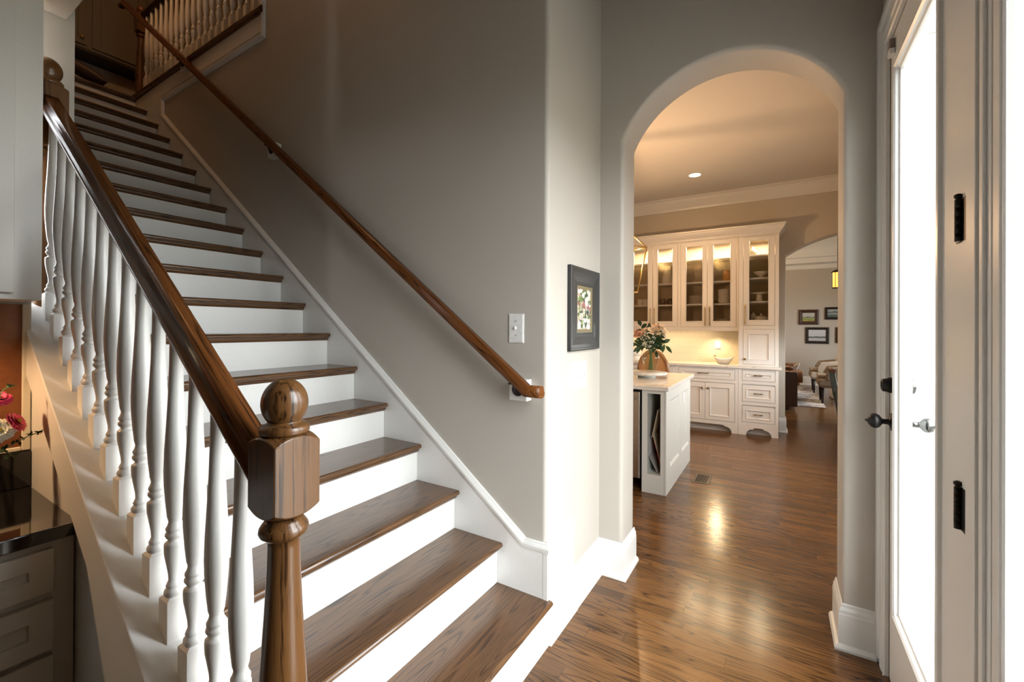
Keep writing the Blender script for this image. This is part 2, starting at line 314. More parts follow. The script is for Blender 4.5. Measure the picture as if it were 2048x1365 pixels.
# ------------------------------------------------------------------ mesh kit
class MB:
    def __init__(s): s.v = []; s.f = []; s.sm = []
    def add(s, vs, fs, smooth=False):
        o = len(s.v); s.v += [tuple(p) for p in vs]; s.f += [tuple(i + o for i in f) for f in fs]; s.sm += [smooth] * len(fs); return s
    def box(s, x0, x1, y0, y1, z0, z1):
        x0, x1 = min(x0, x1), max(x0, x1); y0, y1 = min(y0, y1), max(y0, y1); z0, z1 = min(z0, z1), max(z0, z1)
        return s.add([(x0,y0,z0),(x1,y0,z0),(x1,y1,z0),(x0,y1,z0),(x0,y0,z1),(x1,y0,z1),(x1,y1,z1),(x0,y1,z1)],
                     [(0,3,2,1),(4,5,6,7),(0,1,5,4),(1,2,6,5),(2,3,7,6),(3,0,4,7)])
    def loops(s, rings, close=True, caps=True, smooth=False, cyc=False):
        n = len(rings[0]); vs = [p for r in rings for p in r]; fs = []
        k = len(rings)
        for i in range(k if cyc else k - 1):
            a, c = i * n, ((i + 1) % k) * n
            for j in range(n if close else n - 1):
                j2 = (j + 1) % n; fs.append((a + j, a + j2, c + j2, c + j))
        s.add(vs, fs, smooth)
        if caps and not cyc:
            s.add(rings[0], [tuple(range(n))[::-1]]); s.add(rings[-1], [tuple(range(n))])
        return s
    def prism(s, poly, axis, a0, a1):
        """poly: 2-D points; axis 'x': (y,z), 'y': (x,z), 'z': (x,y)"""
        mk = {'x': lambda p, a: (a, p[0], p[1]), 'y': lambda p, a: (p[0], a, p[1]), 'z': lambda p, a: (p[0], p[1], a)}[axis]
        return s.loops([[mk(p, a0) for p in poly], [mk(p, a1) for p in poly]])
    def lathe(s, prof, c=(0, 0, 0), seg=24, ax=None, caps=True):
        """prof: (r, h) along +Z from c, or along the direction ax"""
        q = Vector((0, 0, 1)).rotation_difference(Vector(ax)) if ax else None
        rings = []
        for r, h in prof:
            ring = []
            for i in range(seg):
                a = 2 * pi * i / seg; p = Vector((max(r, 1e-5) * cos(a), max(r, 1e-5) * sin(a), h))
                if q: p = q @ p
                ring.append((p.x + c[0], p.y + c[1], p.z + c[2]))
            rings.append(ring)
        return s.loops(rings, True, caps, True)
    def tube(s, pts, r, seg=8, caps=True):
        pts = [Vector(p) for p in pts]; rings = []; up = None
        for i, p in enumerate(pts):
            t = (pts[min(i + 1, len(pts) - 1)] - pts[max(i - 1, 0)]).normalized()
            if up is None: up = t.orthogonal().normalized()
            up = (up - t * up.dot(t)).normalized(); w = t.cross(up)
            rr = r[i] if isinstance(r, (list, tuple)) else r
            rings.append([tuple(p + (up * cos(2*pi*k/seg) + w * sin(2*pi*k/seg)) * rr) for k in range(seg)])
        return s.loops(rings, True, caps, True)
    def ball(s, c, r, seg=16, rings=10, sc=(1, 1, 1)):
        R = []
        for i in range(rings + 1):
            a = pi * i / rings
            R.append([(c[0] + r * sc[0] * max(sin(a), .002) * cos(2*pi*k/seg), c[1] + r * sc[1] * max(sin(a), .002) * sin(2*pi*k/seg), c[2] - r * sc[2] * cos(a)) for k in range(seg)])
        return s.loops(R, True, True, True)
    def sweep(s, path, n, prof, closed=False, flip=False, caps=True, smooth=False):
        """profile (a, b): a in the path's plane, square to it (n x t), b along n"""
        n = Vector(n); P = [Vector(p) for p in path]; k = len(P); rings = []
        for i in range(k):
            t0 = (P[i] - P[i-1]).normalized() if (i > 0 or closed) else None
            t1 = (P[(i+1) % k] - P[i]).normalized() if (i < k - 1 or closed) else None
            t0 = t0 or t1; t1 = t1 or t0
            p0, p1 = n.cross(t0), n.cross(t1)
            m = (p0 + p1) / (1 + p0.dot(p1))
            if flip: m = -m
            rings.append([tuple(P[i] + m * a + n * b) for a, b in prof])
        return s.loops(rings, True, caps, smooth, cyc=closed)
    def rects(s, u0, u1, v0, v1, rings, mp, closed=False):
        """nested rectangles: (inset, depth) list; mp maps (u, v, depth) to a place"""
        R = []
        for i, d in rings:
            R.append([mp(u0+i, v0+i, d), mp(u1-i, v0+i, d), mp(u1-i, v1-i, d), mp(u0+i, v1-i, d)])
        return s.loops(R, True, not closed, False, cyc=closed)
    def build(s, name, mat, parent=None, bevel=0, seg=2, kind=None, auto=True):
        me = bpy.data.meshes.new(name)
        off = Vector(parent_loc(parent))
        me.from_pydata([tuple(Vector(p) - off) for p in s.v], [], s.f)
        me.polygons.foreach_set('use_smooth', s.sm)
        bm = bmesh.new(); bm.from_mesh(me)
        bmesh.ops.remove_doubles(bm, verts=bm.verts, dist=1e-6)
        bmesh.ops.recalc_face_normals(bm, faces=bm.faces)
        bm.to_mesh(me); bm.free()
        me.materials.append(mat)
        o = bpy.data.objects.new(name, me); COL.objects.link(o)
        if parent: o.parent = parent
        if kind: o['kind'] = kind
        if bevel:
            md = o.modifiers.new('edge', 'BEVEL'); md.width = bevel; md.segments = seg; md.limit_method = 'ANGLE'; md.angle_limit = radians(35); md.harden_normals = False
        return o
def parent_loc(p):
    v = Vector((0, 0, 0))
    while p is not None: v += p.location; p = p.parent
    return v
def thing(name, label, cat, loc=(0, 0, 0), group=None):
    o = bpy.data.objects.new(name, None); COL.objects.link(o); o.location = loc; o.empty_display_size = .05
    return tag(o, label, cat, group)
def tag(o, label, cat, group=None, kind=None):
    o['label'] = label; o['category'] = cat
    if group: o['group'] = group
    if kind: o['kind'] = kind
    return o
def struct(mb, name, mat, bevel=0, label=None, cat=None, seg=2):
    o = mb.build(name, mat, None, bevel, seg, 'structure')
    if label: tag(o, label, cat)
    return o
def dup(src, loc, label=None, group=None, rotz=None):
    r = src.copy(); COL.objects.link(r); r.location = loc
    if rotz is not None: r.rotation_euler = (0, 0, rotz)
    if label: r['label'] = label
    if group: r['group'] = group
    for ch in list(src.children):
        c = ch.copy(); COL.objects.link(c); c.parent = r
        for g in list(ch.children):
            d = g.copy(); COL.objects.link(d); d.parent = c
    return r
FY = lambda y: (lambda u, v, d: (u, y + d, v))      # faces -Y
FXp = lambda x: (lambda u, v, d: (x - d, u, v))     # faces +X
FXm = lambda x: (lambda u, v, d: (x + d, u, v))     # faces -X

# ------------------------------------------------------------------ key measures
RISE, RUN, RX1 = .1932, .25662, -.86718
rx = lambda i: RX1 - (i - 1) * RUN               # face of riser i
YW = 1.7144                                      # stair wall
XP = -.871                                       # wall with the small picture
YA, YA2 = 2.375, 2.60                            # arch wall
XD = .375                                        # door wall
YK = .402                                        # knee wall, bar side
YI = .548                                         # knee wall, stair side
CAPZ = lambda x: -.2707 - .7529 * x
NST = 19; ZL = NST * RISE
YC, YB, YB2 = 6.44, 6.87, 7.09                   # kitchen cabinet front, kitchen back wall

def arc(cx, cy, r, a0, a1, n): return [(cx + r*cos(a0 + (a1-a0)*i/n), cy + r*sin(a0 + (a1-a0)*i/n)) for i in range(n+1)]

# ------------------------------------------------------------------ setting
struct(MB().prism([(-9.2, -2.7), (.53, -2.7), (.53, 2.6), (.84, 2.6), (.84, 6.87), (2.52, 6.87), (2.52, 13.2), (-9.2, 13.2)], 'z', -.1, 0), 'floor', FLOOR)
# stair wall block with its rounded corner
r = .022
blk = [(-3.165, YW)] + arc(XP - r, YW + r, r, -pi/2, 0, 6) + [(XP, YA2), (-3.165, YA2)]
struct(MB().prism(blk, 'z', 0, 6.1), 'wall_left', WALL)
struct(MB().box(-9.0, -3.165, YW, YA2, 0, 3.56), 'wall_under_hall', WALL)
# arch wall
def arch_outline(xl, xr, zs, rise, off, n=36):
    h = (xr - xl) / 2; cx = (xl + xr) / 2; R = (h*h + rise*rise) / (2*rise); cz = zs + rise - R
    Ro = R + off; ho = h + off
    a = math.acos(min(1, ho / Ro)); z_s = cz + sqrt(max(0, Ro*Ro - ho*ho))
    pts = [(xl - off, 0)] + [(xl - off, z_s * k / 3) for k in (1, 2)]
    pts += [(cx + Ro*cos(pi - a - (pi - 2*a)*i/n), cz + Ro*sin(pi - a - (pi - 2*a)*i/n)) for i in range(n+1)]
    pts += [(xr + off, z_s * k / 3) for k in (2, 1)] + [(xr + off, 0)]
    return pts
def arch_wall(name, x0, x1, ztop, y0, y1, xl, xr, zs, rise, mat, r=.02):
    m = MB()
    prof = [(r*(1 - sin(i*pi/12)), y0 + r*(1 - cos(i*pi/12))) for i in range(7)]
    prof += [(r*(1 - cos(i*pi/12)), y1 - r*(1 - sin(i*pi/12))) for i in range(7)]
    rings = [[(x, y, z) for x, z in arch_outline(xl, xr, zs, rise, off)] for off, y in prof]
    n = len(rings[0]); R0 = rings[0]
    m.loops(rings, close=False, caps=False, smooth=True)
    for y, ring, fl in ((y0, rings[0], False), (y1, rings[-1], True)):
        nn = len(ring); outer = []
        for i, p in enumerate(ring):
            if i < 3: q = (x0, y, p[2])
            elif i >= nn - 3: q = (x1, y, p[2])
            else:
                t = (i - 3) / (nn - 7)
                q = (x0 + (x1 - x0) * t, y, ztop)
            outer.append(q)
        m.loops([ring, outer], close=False, caps=False)
        i3, j3 = 3, nn - 4
        m.add([ring[2], outer[2], outer[3], ring[3]], [(0, 1, 2, 3)]) if False else None
        # corner triangles at the shoulders
        m.add([outer[2], (x0, y, ztop), outer[3]], [(0, 1, 2)]); m.add([outer[nn-3], (x1, y, ztop), outer[nn-4]], [(0, 1, 2)])
    m.add([(x0, y0, ztop), (x1, y0, ztop), (x1, y1, ztop), (x0, y1, ztop)], [(0, 1, 2, 3)])
    m.add([(x0, y0, 0), (x0, y1, 0), (x0, y1, ztop), (x0, y0, ztop)], [(0, 1, 2, 3)])
    m.add([(x1, y0, 0), (x1, y1, 0), (x1, y1, ztop), (x1, y0, ztop)], [(0, 1, 2, 3)])
    return struct(m, name, mat)
AXL, AXR, AZS, ARI = -.737, .243, 2.44, .325
arch_wall('wall_back', XP, XD, 6.1, YA, YA2, AXL, AXR, AZS, ARI, WALL)
# door wall
DY0, DY1, DTOP = 1.44, 2.222, 2.515             # door opening
SY0, SY1 = .60, 1.262                            # sidelight opening
m = MB()
m.box(XD, .53, DY1 + .02, YA2, 0, 6.1); m.box(XD, .53, .58, DY1 + .02, DTOP + .02, 6.1); m.box(XD, .53, -.35, .58, 0, 6.1)
m.box(XD, .53, -2.6, -.35, 0, 3.36)
struct(m, 'wall_right', WALL)
struct(MB().box(-2.31, .53, -2.6, -2.5, 0, 3.36), 'wall_front', WALL)
struct(MB().box(-2.31, -2.20, -2.5, YK, 0, 2.60), 'wall_bar', WALL)
# stairwell side wall behind the bar, and the ends of the stairwell
m = MB(); m.box(-9.0, -2.404, .404, .552, 0, 6.1); struct(m, 'wall_stairwell', WALL)
m = MB(); m.box(-2.395, .53, .404, .525, 2.60, 6.1); struct(m, 'wall_header', WALL)
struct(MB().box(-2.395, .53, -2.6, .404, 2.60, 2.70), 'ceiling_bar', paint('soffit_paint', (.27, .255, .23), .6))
struct(MB().box(-9.2, .53, .404, 3.6, 6.1, 6.2), 'ceiling_upper', WALL)
# upper hall
struct(MB().box(-6.95, -5.50, .556, YW, ZL - .25, ZL), 'floor_landing', OAK_X)
struct(MB().box(-9.0, -3.165, YW + .002, 3.5, ZL - .13, ZL), 'floor_upper', OAK_X)
struct(MB().box(-9.0, -3.165, 3.4, 3.5, ZL, 6.1), 'wall_upper', WALL)
struct(MB().box(-7.0, -6.9, .556, 3.4, ZL - .3, 6.1), 'wall_upper_end', WALL)
struct(MB().box(-3.165, -3.05, YA2, 3.5, ZL, 6.1), 'wall_upper_side', WALL)

# kitchen shell
SIDING = paint('white_siding', (.80, .80, .78), .6)
KX = .72
m = MB(); m.box(KX, KX + .12, YA2, 3.5, 0, 3.4); m.box(KX, KX + .12, 6.2, YB, 0, 3.4); m.box(KX, KX + .12, 3.5, 6.2, 0, .95); m.box(KX, KX + .12, 3.5, 6.2, 1.48, 3.4)
struct(m, 'wall_kitchen_right', WALLK)
struct(MB().box(-4.1, -4.0, YA2, YB, 0, 3.4), 'wall_kitchen_left', WALLK)
m = MB(); m.box(-4.1, XP, YA2, YA2 + .05, 0, 3.4); struct(m, 'wall_kitchen_front', WALLK)
m = MB(); m.box(XD + .155, KX + .12, YA2 - .06, YA2, -.2, 3.4); struct(m, 'wall_outside_corner', SIDING)
KC = 3.34
struct(MB().box(-4.1, KX + .12, YA2, YB, KC, KC + .1), 'ceiling_kitchen', CEIL)
AX2 = .083
arch_wall('wall_kitchen_back', -4.1, 2.52, KC, YB, YB2, AX2, 1.72, 2.375, .265, WALLK)
crown = [(0, 0), (.018, 0), (.03, .03), (.09, .115), (.10, .15), (.125, .155), (.125, .18), (0, .18)]
struct(MB().sweep([(KX, YB, KC - .18), (-4.0, YB, KC - .18)], (0, 0, 1), crown), 'trim_1', WHITE)
# window of the kitchen and of the living room
def window(name, x, y0, y1, z0, z1, n, parent=None):
    f = MB(); f.rects(y0, y1, z0, z1, [(0, .10), (0, 0), (.05, 0), (.05, .10)], FXm(x), closed=True)
    for k in range(1, n):
        yy = y0 + (y1 - y0) * k / n; f.box(x + .03, x + .07, yy - .02, yy + .02, z0 + .05, z1 - .05)
    o = f.build(name, WHITE, None, .003, 2, 'structure')
    MB().box(x + .048, x + .053, y0 + .05, y1 - .05, z0 + .05, z1 - .05).build('window_pane', PANE, o)
    return o
window('window_2', KX + .02, 3.5, 6.2, .95, 1.48, 3)
window('window_3', 2.42, 9.0, 11.0, .8, 2.4, 2)
# living room shell
LC = 3.62
struct(MB().box(-3.2, 2.52, 13.0, 13.1, 0, LC), 'wall_living_back', WALL)
struct(MB().box(-3.2, -3.1, YB2, 13.0, 0, LC), 'wall_living_left', WALL)
m = MB(); m.box(2.4, 2.52, YB2, 9.0, 0, LC); m.box(2.4, 2.52, 11.0, 13.0, 0, LC); m.box(2.4, 2.52, 9.0, 11.0, 0, .8); m.box(2.4, 2.52, 9.0, 11.0, 2.4, LC)
struct(m, 'wall_living_right', WALL)
m = MB(); m.box(-3.2, 2.52, YB, YB2, KC, LC); struct(m, 'wall_living_front', SIDING)
struct(MB().box(-3.2, 2.52, YB2, 13.1, LC, LC + .1), 'ceiling_living', CEIL)
m = MB()
m.sweep([(2.4, 13.0, 2.88), (-3.1, 13.0, 2.88)], (0, 0, 1), [(0, 0), (.02, 0), (.035, .10), (.12, .12), (.20, .13), (.20, .25), (.30, .26), (.30, .44), (.34, .50), (.38, .50), (.38, .74), (0, .74)])
struct(m, 'trim_2', WHITE)
m = MB(); m.box(-3.1, 2.4, 10.6, 10.9, 3.25, LC); m.box(-3.1, 2.4, 8.2, 8.5, 3.25, LC); struct(m, 'trim_3', WHITE)
# siding outside, porch
struct(MB().box(KX + .12, 2.54, YB - .02, YB, -.2, LC), 'wall_outside', SIDING)
struct(MB().box(.53, 6.0, -4, 7.0, -.25, -.12), 'floor_porch', plain('porch_stone', (.27, .26, .24), .8))

# ------------------------------------------------------------------ baseboards
BASE = [(0, 0), (.030, 0), (.030, .010), (.024, .020), (.015, .024), (.015, .150), (.0125, .156), (.0125, .168), (.006, .180), (.005, .190), (0, .195)]
struct(MB().sweep([(XP, 1.99, 0), (XP, YA, 0)], (0, 0, 1), BASE, flip=True), 'baseboard_left', WHITE)
struct(MB().sweep([(XP + .004, YA, 0), (AXL, YA, 0), (AXL, YA2 + .01, 0)], (0, 0, 1), BASE, flip=True), 'baseboard_back', WHITE)
struct(MB().sweep([(AXR, YA2 + .01, 0), (AXR, YA, 0), (XD - .02, YA, 0)], (0, 0, 1), BASE, flip=True), 'baseboard_right', WHITE)
struct(MB().sweep([(.012, YB, 0), (AX2, YB, 0), (AX2, YB2, 0)], (0, 0, 1), BASE, flip=True), 'baseboard_kitchen', WHITE)
struct(MB().sweep([(-3.1, 13.0, 0), (2.4, 13.0, 0)], (0, 0, 1), [(a, b*1.1) for a, b in BASE], flip=True), 'baseboard_living', WHITE)

# ------------------------------------------------------------------ staircase
st = thing('staircase', 'straight flight of dark oak treads and white risers climbing along the greige wall', 'stairs', (RX1, 1.1, 0))
def tread(i):
    x0, x1, z = rx(i + 1), rx(i) + .032, i * RISE
    m = MB()
    prof = [(x0, z), (x1 - .010, z)] + [(x1 - .012 + .012*cos(a), z - .012 + .012*sin(a)) for a in (1.2, .7, .2, -.3, -.8, -1.3)] + \
           [(x1 - .014, z - .026), (rx(i) + .016, z - .026), (rx(i) + .014, z - .034), (rx(i) + .004, z - .045), (rx(i) - .012, z - .046), (rx(i) - .012, z - .026), (x0, z - .026)]
    yr = YW - .0125
    if i == 1: yr = YW - .001
    m.prism(prof, 'y', YI + .002, yr)
    return m.build('tread', OAK_Y, st, .0012, 1)
for i in range(1, NST): tread(i)
x1, z = rx(NST) + .032, ZL
m = MB().prism([(-5.50, z + .0), (x1 - .01, z + .0), (x1, z - .010), (x1 - .004, z - .022), (x1 - .014, z - .027), (rx(NST) + .014, z - .034), (rx(NST) + .004, z - .045), (rx(NST) - .012, z - .046), (-5.50, z - .026)], 'y', YI + .012, YW - .0125)
m.build('tread', OAK_Y, st, .0012, 1)
for i in range(1, NST + 1):
    MB().box(rx(i) - .014, rx(i), YI + .002, YW - (.0125 if i > 1 else .004), (i - 1) * RISE, i * RISE - .026).build('riser', WHITE, st)
# shoe along the first riser
MB().sweep([(rx(1), YI + .02, 0), (rx(1), YW + .005, 0)], (0, 0, 1), [(0, 0), (.016, 0), (.015, .010), (.009, .018), (0, .021)], flip=True).build('shoe_moulding', WHITE, st)
# wall skirt
sk = lambda x, d=0: .430 + .7529 * (-.988 - x) + d
poly = [(XP - .0125, .0), (XP - .0125, .408), (-.988, .408), (-4.89, sk(-4.89) - .022), (-4.89, 3.530), (-3.18, 3.530), (-3.18, 3.70), (-5.58, 3.64), (-5.58, sk(-5.58, -.60)), (-1.25, .0)]
MB().prism(poly, 'y', YW - .012, YW + .001).build('skirt_board', WHITE, st)
capm = [(0, 0), (0, .0145), (.004, .0175), (.010, .0175), (.013, .021), (.022, .021), (.031, .016), (.036, .012), (.040, .011), (.042, .007), (.042, 0)]
pm = [(-.978, YW, .397), (-.988, YW, .397), (-4.89, YW, sk(-4.89) - .033), (-4.89, YW, 3.515), (-3.195, YW, 3.515), (-3.195, YW, 3.90)]
MB().sweep(pm, (0, -1, 0), capm, flip=True).build('skirt_moulding', WHITE, st)
# tall plinth that turns the corner
m = MB(); m.box(XP - .0125, XP + .014, YW - .0135, 1.989, 0, .400)
m.build('corner_plinth', WHITE, st, .003)
MB().sweep([(-.9785, YW, .397), (XP, YW, .397), (XP, 1.99, .397)], (0, 0, 1), [(b_, a_) for a_, b_ in capm], flip=True).build('plinth_moulding', WHITE, st)
MB().sweep([(XP + .016, YW - .012, 0), (XP + .016, 2.0, 0)], (0, 0, 1), [(0, 0), (.016, 0), (.015, .010), (.009, .018), (0, .021)], flip=True).build('shoe_moulding', WHITE, st)
# knee wall under the railing with its sloping cap and fascia
XE, XT = -.765, -2.40
kp = [(XE, 0), (XE, CAPZ(XE) - .022), (XT, CAPZ(XT) - .022), (XT, 0)]
MB().prism(kp, 'y', YK, YI).build('knee_wall', WHITE, st)
cap = [(XE + .01, CAPZ(XE + .01)), (XT, CAPZ(XT)), (XT, CAPZ(XT) - .022), (XE + .01, CAPZ(XE + .01) - .022)]
MB().prism(cap, 'y', .387, YI + .004).build('cap_board', WHITE, st, .003)
fa = [(XE, CAPZ(XE) - .022), (XT, CAPZ(XT) - .022), (XT, CAPZ(XT) - .158), (XE, CAPZ(XE) - .158)]
MB().prism(fa, 'y', .389, YK).build('fascia_board', WHITE, st, .002)

# ------------------------------------------------------------------ railing of the lower flight
YR = .465
rl = thing('stair_railing', 'open side railing with stained oak handrail and white turned balusters', 'railing', (-1.5, YR, .9))
def newel(parent, x, y, zb0, ztop_box, zfoot, hb=.0437, boxh=.126):
    """box with chamfered edges, collar, tapering turned shaft, ball on top"""
    m = MB(); zt, z0 = ztop_box, ztop_box - boxh
    h = hb
    per = [(-1 + 2*i/10, -1) for i in range(10)] + [(1, -1 + 2*i/10) for i in range(10)] + [(1 - 2*i/10, 1) for i in range(10)] + [(-1, 1 - 2*i/10) for i in range(10)]
    def dome(k, rr): return .013 - .030 * max(0, (rr * k - .72)) ** 1.5
    def ringd(k, sg): return [(x + h*k*px, y + h*k*py, (zt if sg > 0 else z0) + sg * dome(k, sqrt(px*px + py*py))) for px, py in per]
    m.loops([ringd(.55, -1), ringd(.75, -1), ringd(.9, -1), ringd(1., -1), ringd(1., 1), ringd(.9, 1), ringd(.75, 1), ringd(.55, 1)])
    m.build('post_block', OAK_Z, parent, .0015, 1)
    s = MB()
    zs = z0 - .016
    s.lathe([(.030, 0), (.034, -.008), (.038, -.013), (.0415, -.019), (.0425, -.026), (.040, -.032), (.033, -.037), (.0285, -.041), (.0275, -.055), (.0285, -.10), (.0325, -.18), (.038, -.27), (.043, -.36), (.0462, -.44), (.0465, -.52), (.044, -.59), (.037, -.65), (.034, -.67), (.043, -.685), (.043, -.70)], (x, y, zs), 40)
    s.build('post_shaft', OAK_Z, parent)
    if zfoot < zs - .70:
        MB().box(x - h, x + h, y - h, y + h, zfoot, zs - .695).build('post_foot', OAK_Z, parent, .004)
    b = MB()
    b.lathe([(.041, 0), (.0425, .003), (.0425, .011), (.039, .016), (.031, .018), (.0285, .021), (.0275, .025), (.029, .030)], (x, y, zt + .012), 40)
    cz = zt + .0665
    b.ball((x, y, cz), .0400, 40, 24, (1, 1, 1.16))
    b.build('ball_finial', OAK_Z, parent)
NX = -.7825
newel(rl, NX, YR, 0, 1.184, 0)
NU = -2.338
newel(rl, NU, YR, 0, 2.285, CAPZ(NU) - .04, .047, .22)
def baluster_mesh(parent, x, y, z0, ztop, name='baluster', h=.0225, s=1., blk=None, mat=None, lead=None):
    """square foot cut to the slope, bead, vase, rings and a long tapering upper turning"""
    m = MB()
    bh = (blk or .076) * s
    zz = (lambda xx: z0 - .7529 * (xx - x)) if lead is None else (lambda xx: z0)
    lo = [(x - h, y - h, zz(x - h)), (x + h, y - h, zz(x + h)), (x + h, y + h, zz(x + h)), (x - h, y + h, zz(x - h))]
    sq = lambda z_, e: [(x - e, y - e, z_), (x + e, y - e, z_), (x + e, y + e, z_), (x - e, y + e, z_)]
    m.loops([lo, sq(z0 + bh, h), sq(z0 + bh + .006, h - .007)])
    b = z0 + bh + .004
    H = ztop - b
    prof = [(.0150, 0), (.0185, .003), (.0205, .008), (.0200, .013), (.0165, .018), (.0150, .021), (.0168, .024), (.0150, .029), (.0118, .036), (.0125, .050), (.0165, .075), (.0198, .095), (.0205, .108), (.0205, .118), (.0200, .121), (.0150, .124),
            (.0128, .129), (.0165, .133), (.0190, .138), (.0185, .143), (.0150, .146), (.0175, .150), (.0178, .155), (.0148, .160), (.0125, .168), (.0128, .172)]
    prof = [(r_, h_*s) for r_, h_ in prof]
    up = [(.0150, .180), (.0185, .215), (.0212, .255), (.0220, .285), (.0208, .335), (.0175, .40), (.0148, .46), (.0132, .53), (.0125, .60)]
    prof += [(r_, h_*s) for r_, h_ in up if h_*s < H - .01] + [(.0122, H)]
    m.lathe([(r_ * s, h_) for r_, h_ in prof], (x, y, b), 20)
    return m.build(name, mat or BALW, parent)
# handrail top line at post: centre (-.89, 1.166)
RAILC = lambda x: 1.150 - .7529 * (x + .89)
b0 = None
for k in range(14):
    xf = -2.234 + .1018 * k
    x = xf - .0225
    if b0 is None:
        b0 = baluster_mesh(rl, x, YR, CAPZ(x), RAILC(x) - .02, s=1.05, h=.0232); bx0 = x
    else:
        o = b0.copy(); COL.objects.link(o); o.parent = rl
        o.location = (x - bx0, 0, CAPZ(x) - CAPZ(bx0))
railp = [(-.030, -.019), (-.030, .019), (-.022, .019), (-.010, .0205), (-.003, .024), (.001, .030), (.005, .0325), (.009, .0325), (.016, .0300), (.0205, .0265), (.0245, .0235), (.0285, .016), (.0315, .008), (.0325, 0)]
railp = railp + [(a, -b_) for a, b_ in railp[::-1][1:]]
railp = railp[:-1] if railp[-1] == railp[0] else railp
MB().sweep([(NX - .03, YR, RAILC(NX - .03)), (NU + .03, YR, RAILC(NU + .03))], (0, -1, 0), [(a, b_) for a, b_ in railp], flip=False, smooth=True).build('handrail', OAK_S, rl)

# ------------------------------------------------------------------ handrail on the wall
wr = thing('wall_handrail', 'long dark oak handrail mounted on the greige stair wall', 'handrail', (-3, 1.645, 2.6))
YH = 1.645
wz = lambda x: 1.117 + .7529 * (-.932 - x)
wp = [(-.862, YH, 1.117), (-.932, YH, 1.117), (-5.62, YH, wz(-5.62)), (-5.70, YH, wz(-5.62))]
wprof = [(-.024, -.014), (-.024, .014), (-.014, .020), (-.004, .0225), (.006, .0285), (.018, .026), (.026, .015), (.028, 0)]
wprof = wprof + [(a, -b_) for a, b_ in wprof[::-1][1:]]
wprof = wprof[:-1] if wprof[-1] == wprof[0] else wprof
o = MB().sweep([Vector(p) for p in wp], (0, -1, 0), wprof, smooth=True).build('rail', OAK_S, wr)
for x in (-.995, -2.99, -4.36):
    zc = wz(x) - .045
    bl = MB().box(x - .045, x + .045, YW - .045, YW, zc - .055, zc + .04).build('mounting_block', WHITE, wr, .002)
    br = MB(); br.lathe([(.030, 0), (.030, .004), (.024, .008), (.012, .011)], (x, YW - .044, zc - .005), 20, (0, -1, 0))
    br.tube([(x, YW - .046, zc - .005), (x, YH + .01, zc - .008), (x, YH, zc + .012), (x, YH, zc + .032)], .007, 10)
    br.box(x - .03, x + .03, YH - .012, YH + .012, zc + .02, zc + .026)
    br.build('bracket', BLACKM, wr)

# ------------------------------------------------------------------ balustrade of the upper hall
ub = thing('upper_balustrade', 'dim upstairs hall railing of white balusters over a dark floor edge', 'railing', (-4.3, 1.76, ZL))
MB().prism([(YW - .035, 3.665), (YW - .04, 3.685), (YW - .03, 3.705), (YW + .10, 3.705), (YW + .10, 3.655), (YW - .025, 3.655)], 'x', -5.56, -3.165).build('floor_edge_nosing', OAK_X, ub)
MB().box(-5.50, -3.165, 1.735, 1.785, 3.705, 3.735).build('shoe_rail', WHITE, ub)
ubal = None
for k in range(20):
    x = -5.40 + .112 * k
    if ubal is None: ubal = baluster_mesh(ub, x, 1.76, 3.735, 4.50, s=1., blk=.13, lead=0); ux0 = x
    else:
        o = ubal.copy(); COL.objects.link(o); o.parent = ub; o.location = (x - ux0, 0, 0)
MB().sweep([(-5.56, 1.76, 4.525), (-3.165, 1.76, 4.525)], (0, -1, 0), railp, smooth=True).build('handrail', OAK_X, ub)
newel(ub, -5.545, 1.76, 0, 4.545, ZL, .0465, .16)

# cabinets on the end wall upstairs
UX, UZ = -6.6, 4.49
uc = thing('upstairs_wall_cabinet', 'dim painted upstairs cabinet with brass knobs above the landing', 'cabinet', (UX, 1.7, UZ))
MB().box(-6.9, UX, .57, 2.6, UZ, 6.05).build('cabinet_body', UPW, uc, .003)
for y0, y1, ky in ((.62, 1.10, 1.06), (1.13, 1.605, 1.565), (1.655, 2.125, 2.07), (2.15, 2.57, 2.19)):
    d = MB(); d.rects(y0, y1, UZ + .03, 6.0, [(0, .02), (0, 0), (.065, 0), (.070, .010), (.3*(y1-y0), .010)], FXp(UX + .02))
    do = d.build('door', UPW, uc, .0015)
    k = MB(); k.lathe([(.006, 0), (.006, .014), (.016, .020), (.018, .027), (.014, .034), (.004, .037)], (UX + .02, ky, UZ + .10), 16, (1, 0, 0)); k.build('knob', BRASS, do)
MB().box(-6.88, UX - .0, .56, 2.6, UZ - .03, UZ - .001).build('underside_shade', DARKLEG, uc)  # dark sheet carries the shade under the cabinet in its colour
ob = MB()
R = []
for i in range(17):
    t = i / 16; wdt = .062 * sqrt(max(.0, 1 - abs(2*t - 1)**2.6)) + .003
    c = (-5.64 - .10*(1 - t), 1.17 + .345 * t, ZL + .245 - .145 * t)
    R.append([(c[0] + .07*cos(a), c[1], c[2] + wdt * sin(a)) for a in [2*pi*q/14 for q in range(14)]])
ob.loops(R, smooth=True)
tag(ob.build('dough_bowl', plain('dark_carved_wood', (.045, .017, .007), .5)), 'long dark oval wooden object lying on the upper landing', 'bowl')

# ------------------------------------------------------------------ entry door, sidelight and their trim
CAS = [(0, 0), (0, .012), (.006, .016), (.020, .016), (.024, .011), (.05, .010), (.056, .014), (.085, .015), (.092, .011), (.108, .012), (.114, .019), (.135, .021), (.140, .015), (.140, 0)]
struct(MB().sweep([(XD, DY1 + .018, 0), (XD, DY1 + .018, DTOP + .018), (XD, .58, DTOP + .018), (XD, .58, 0)], (-1, 0, 0), CAS), 'trim_4', WHITE)
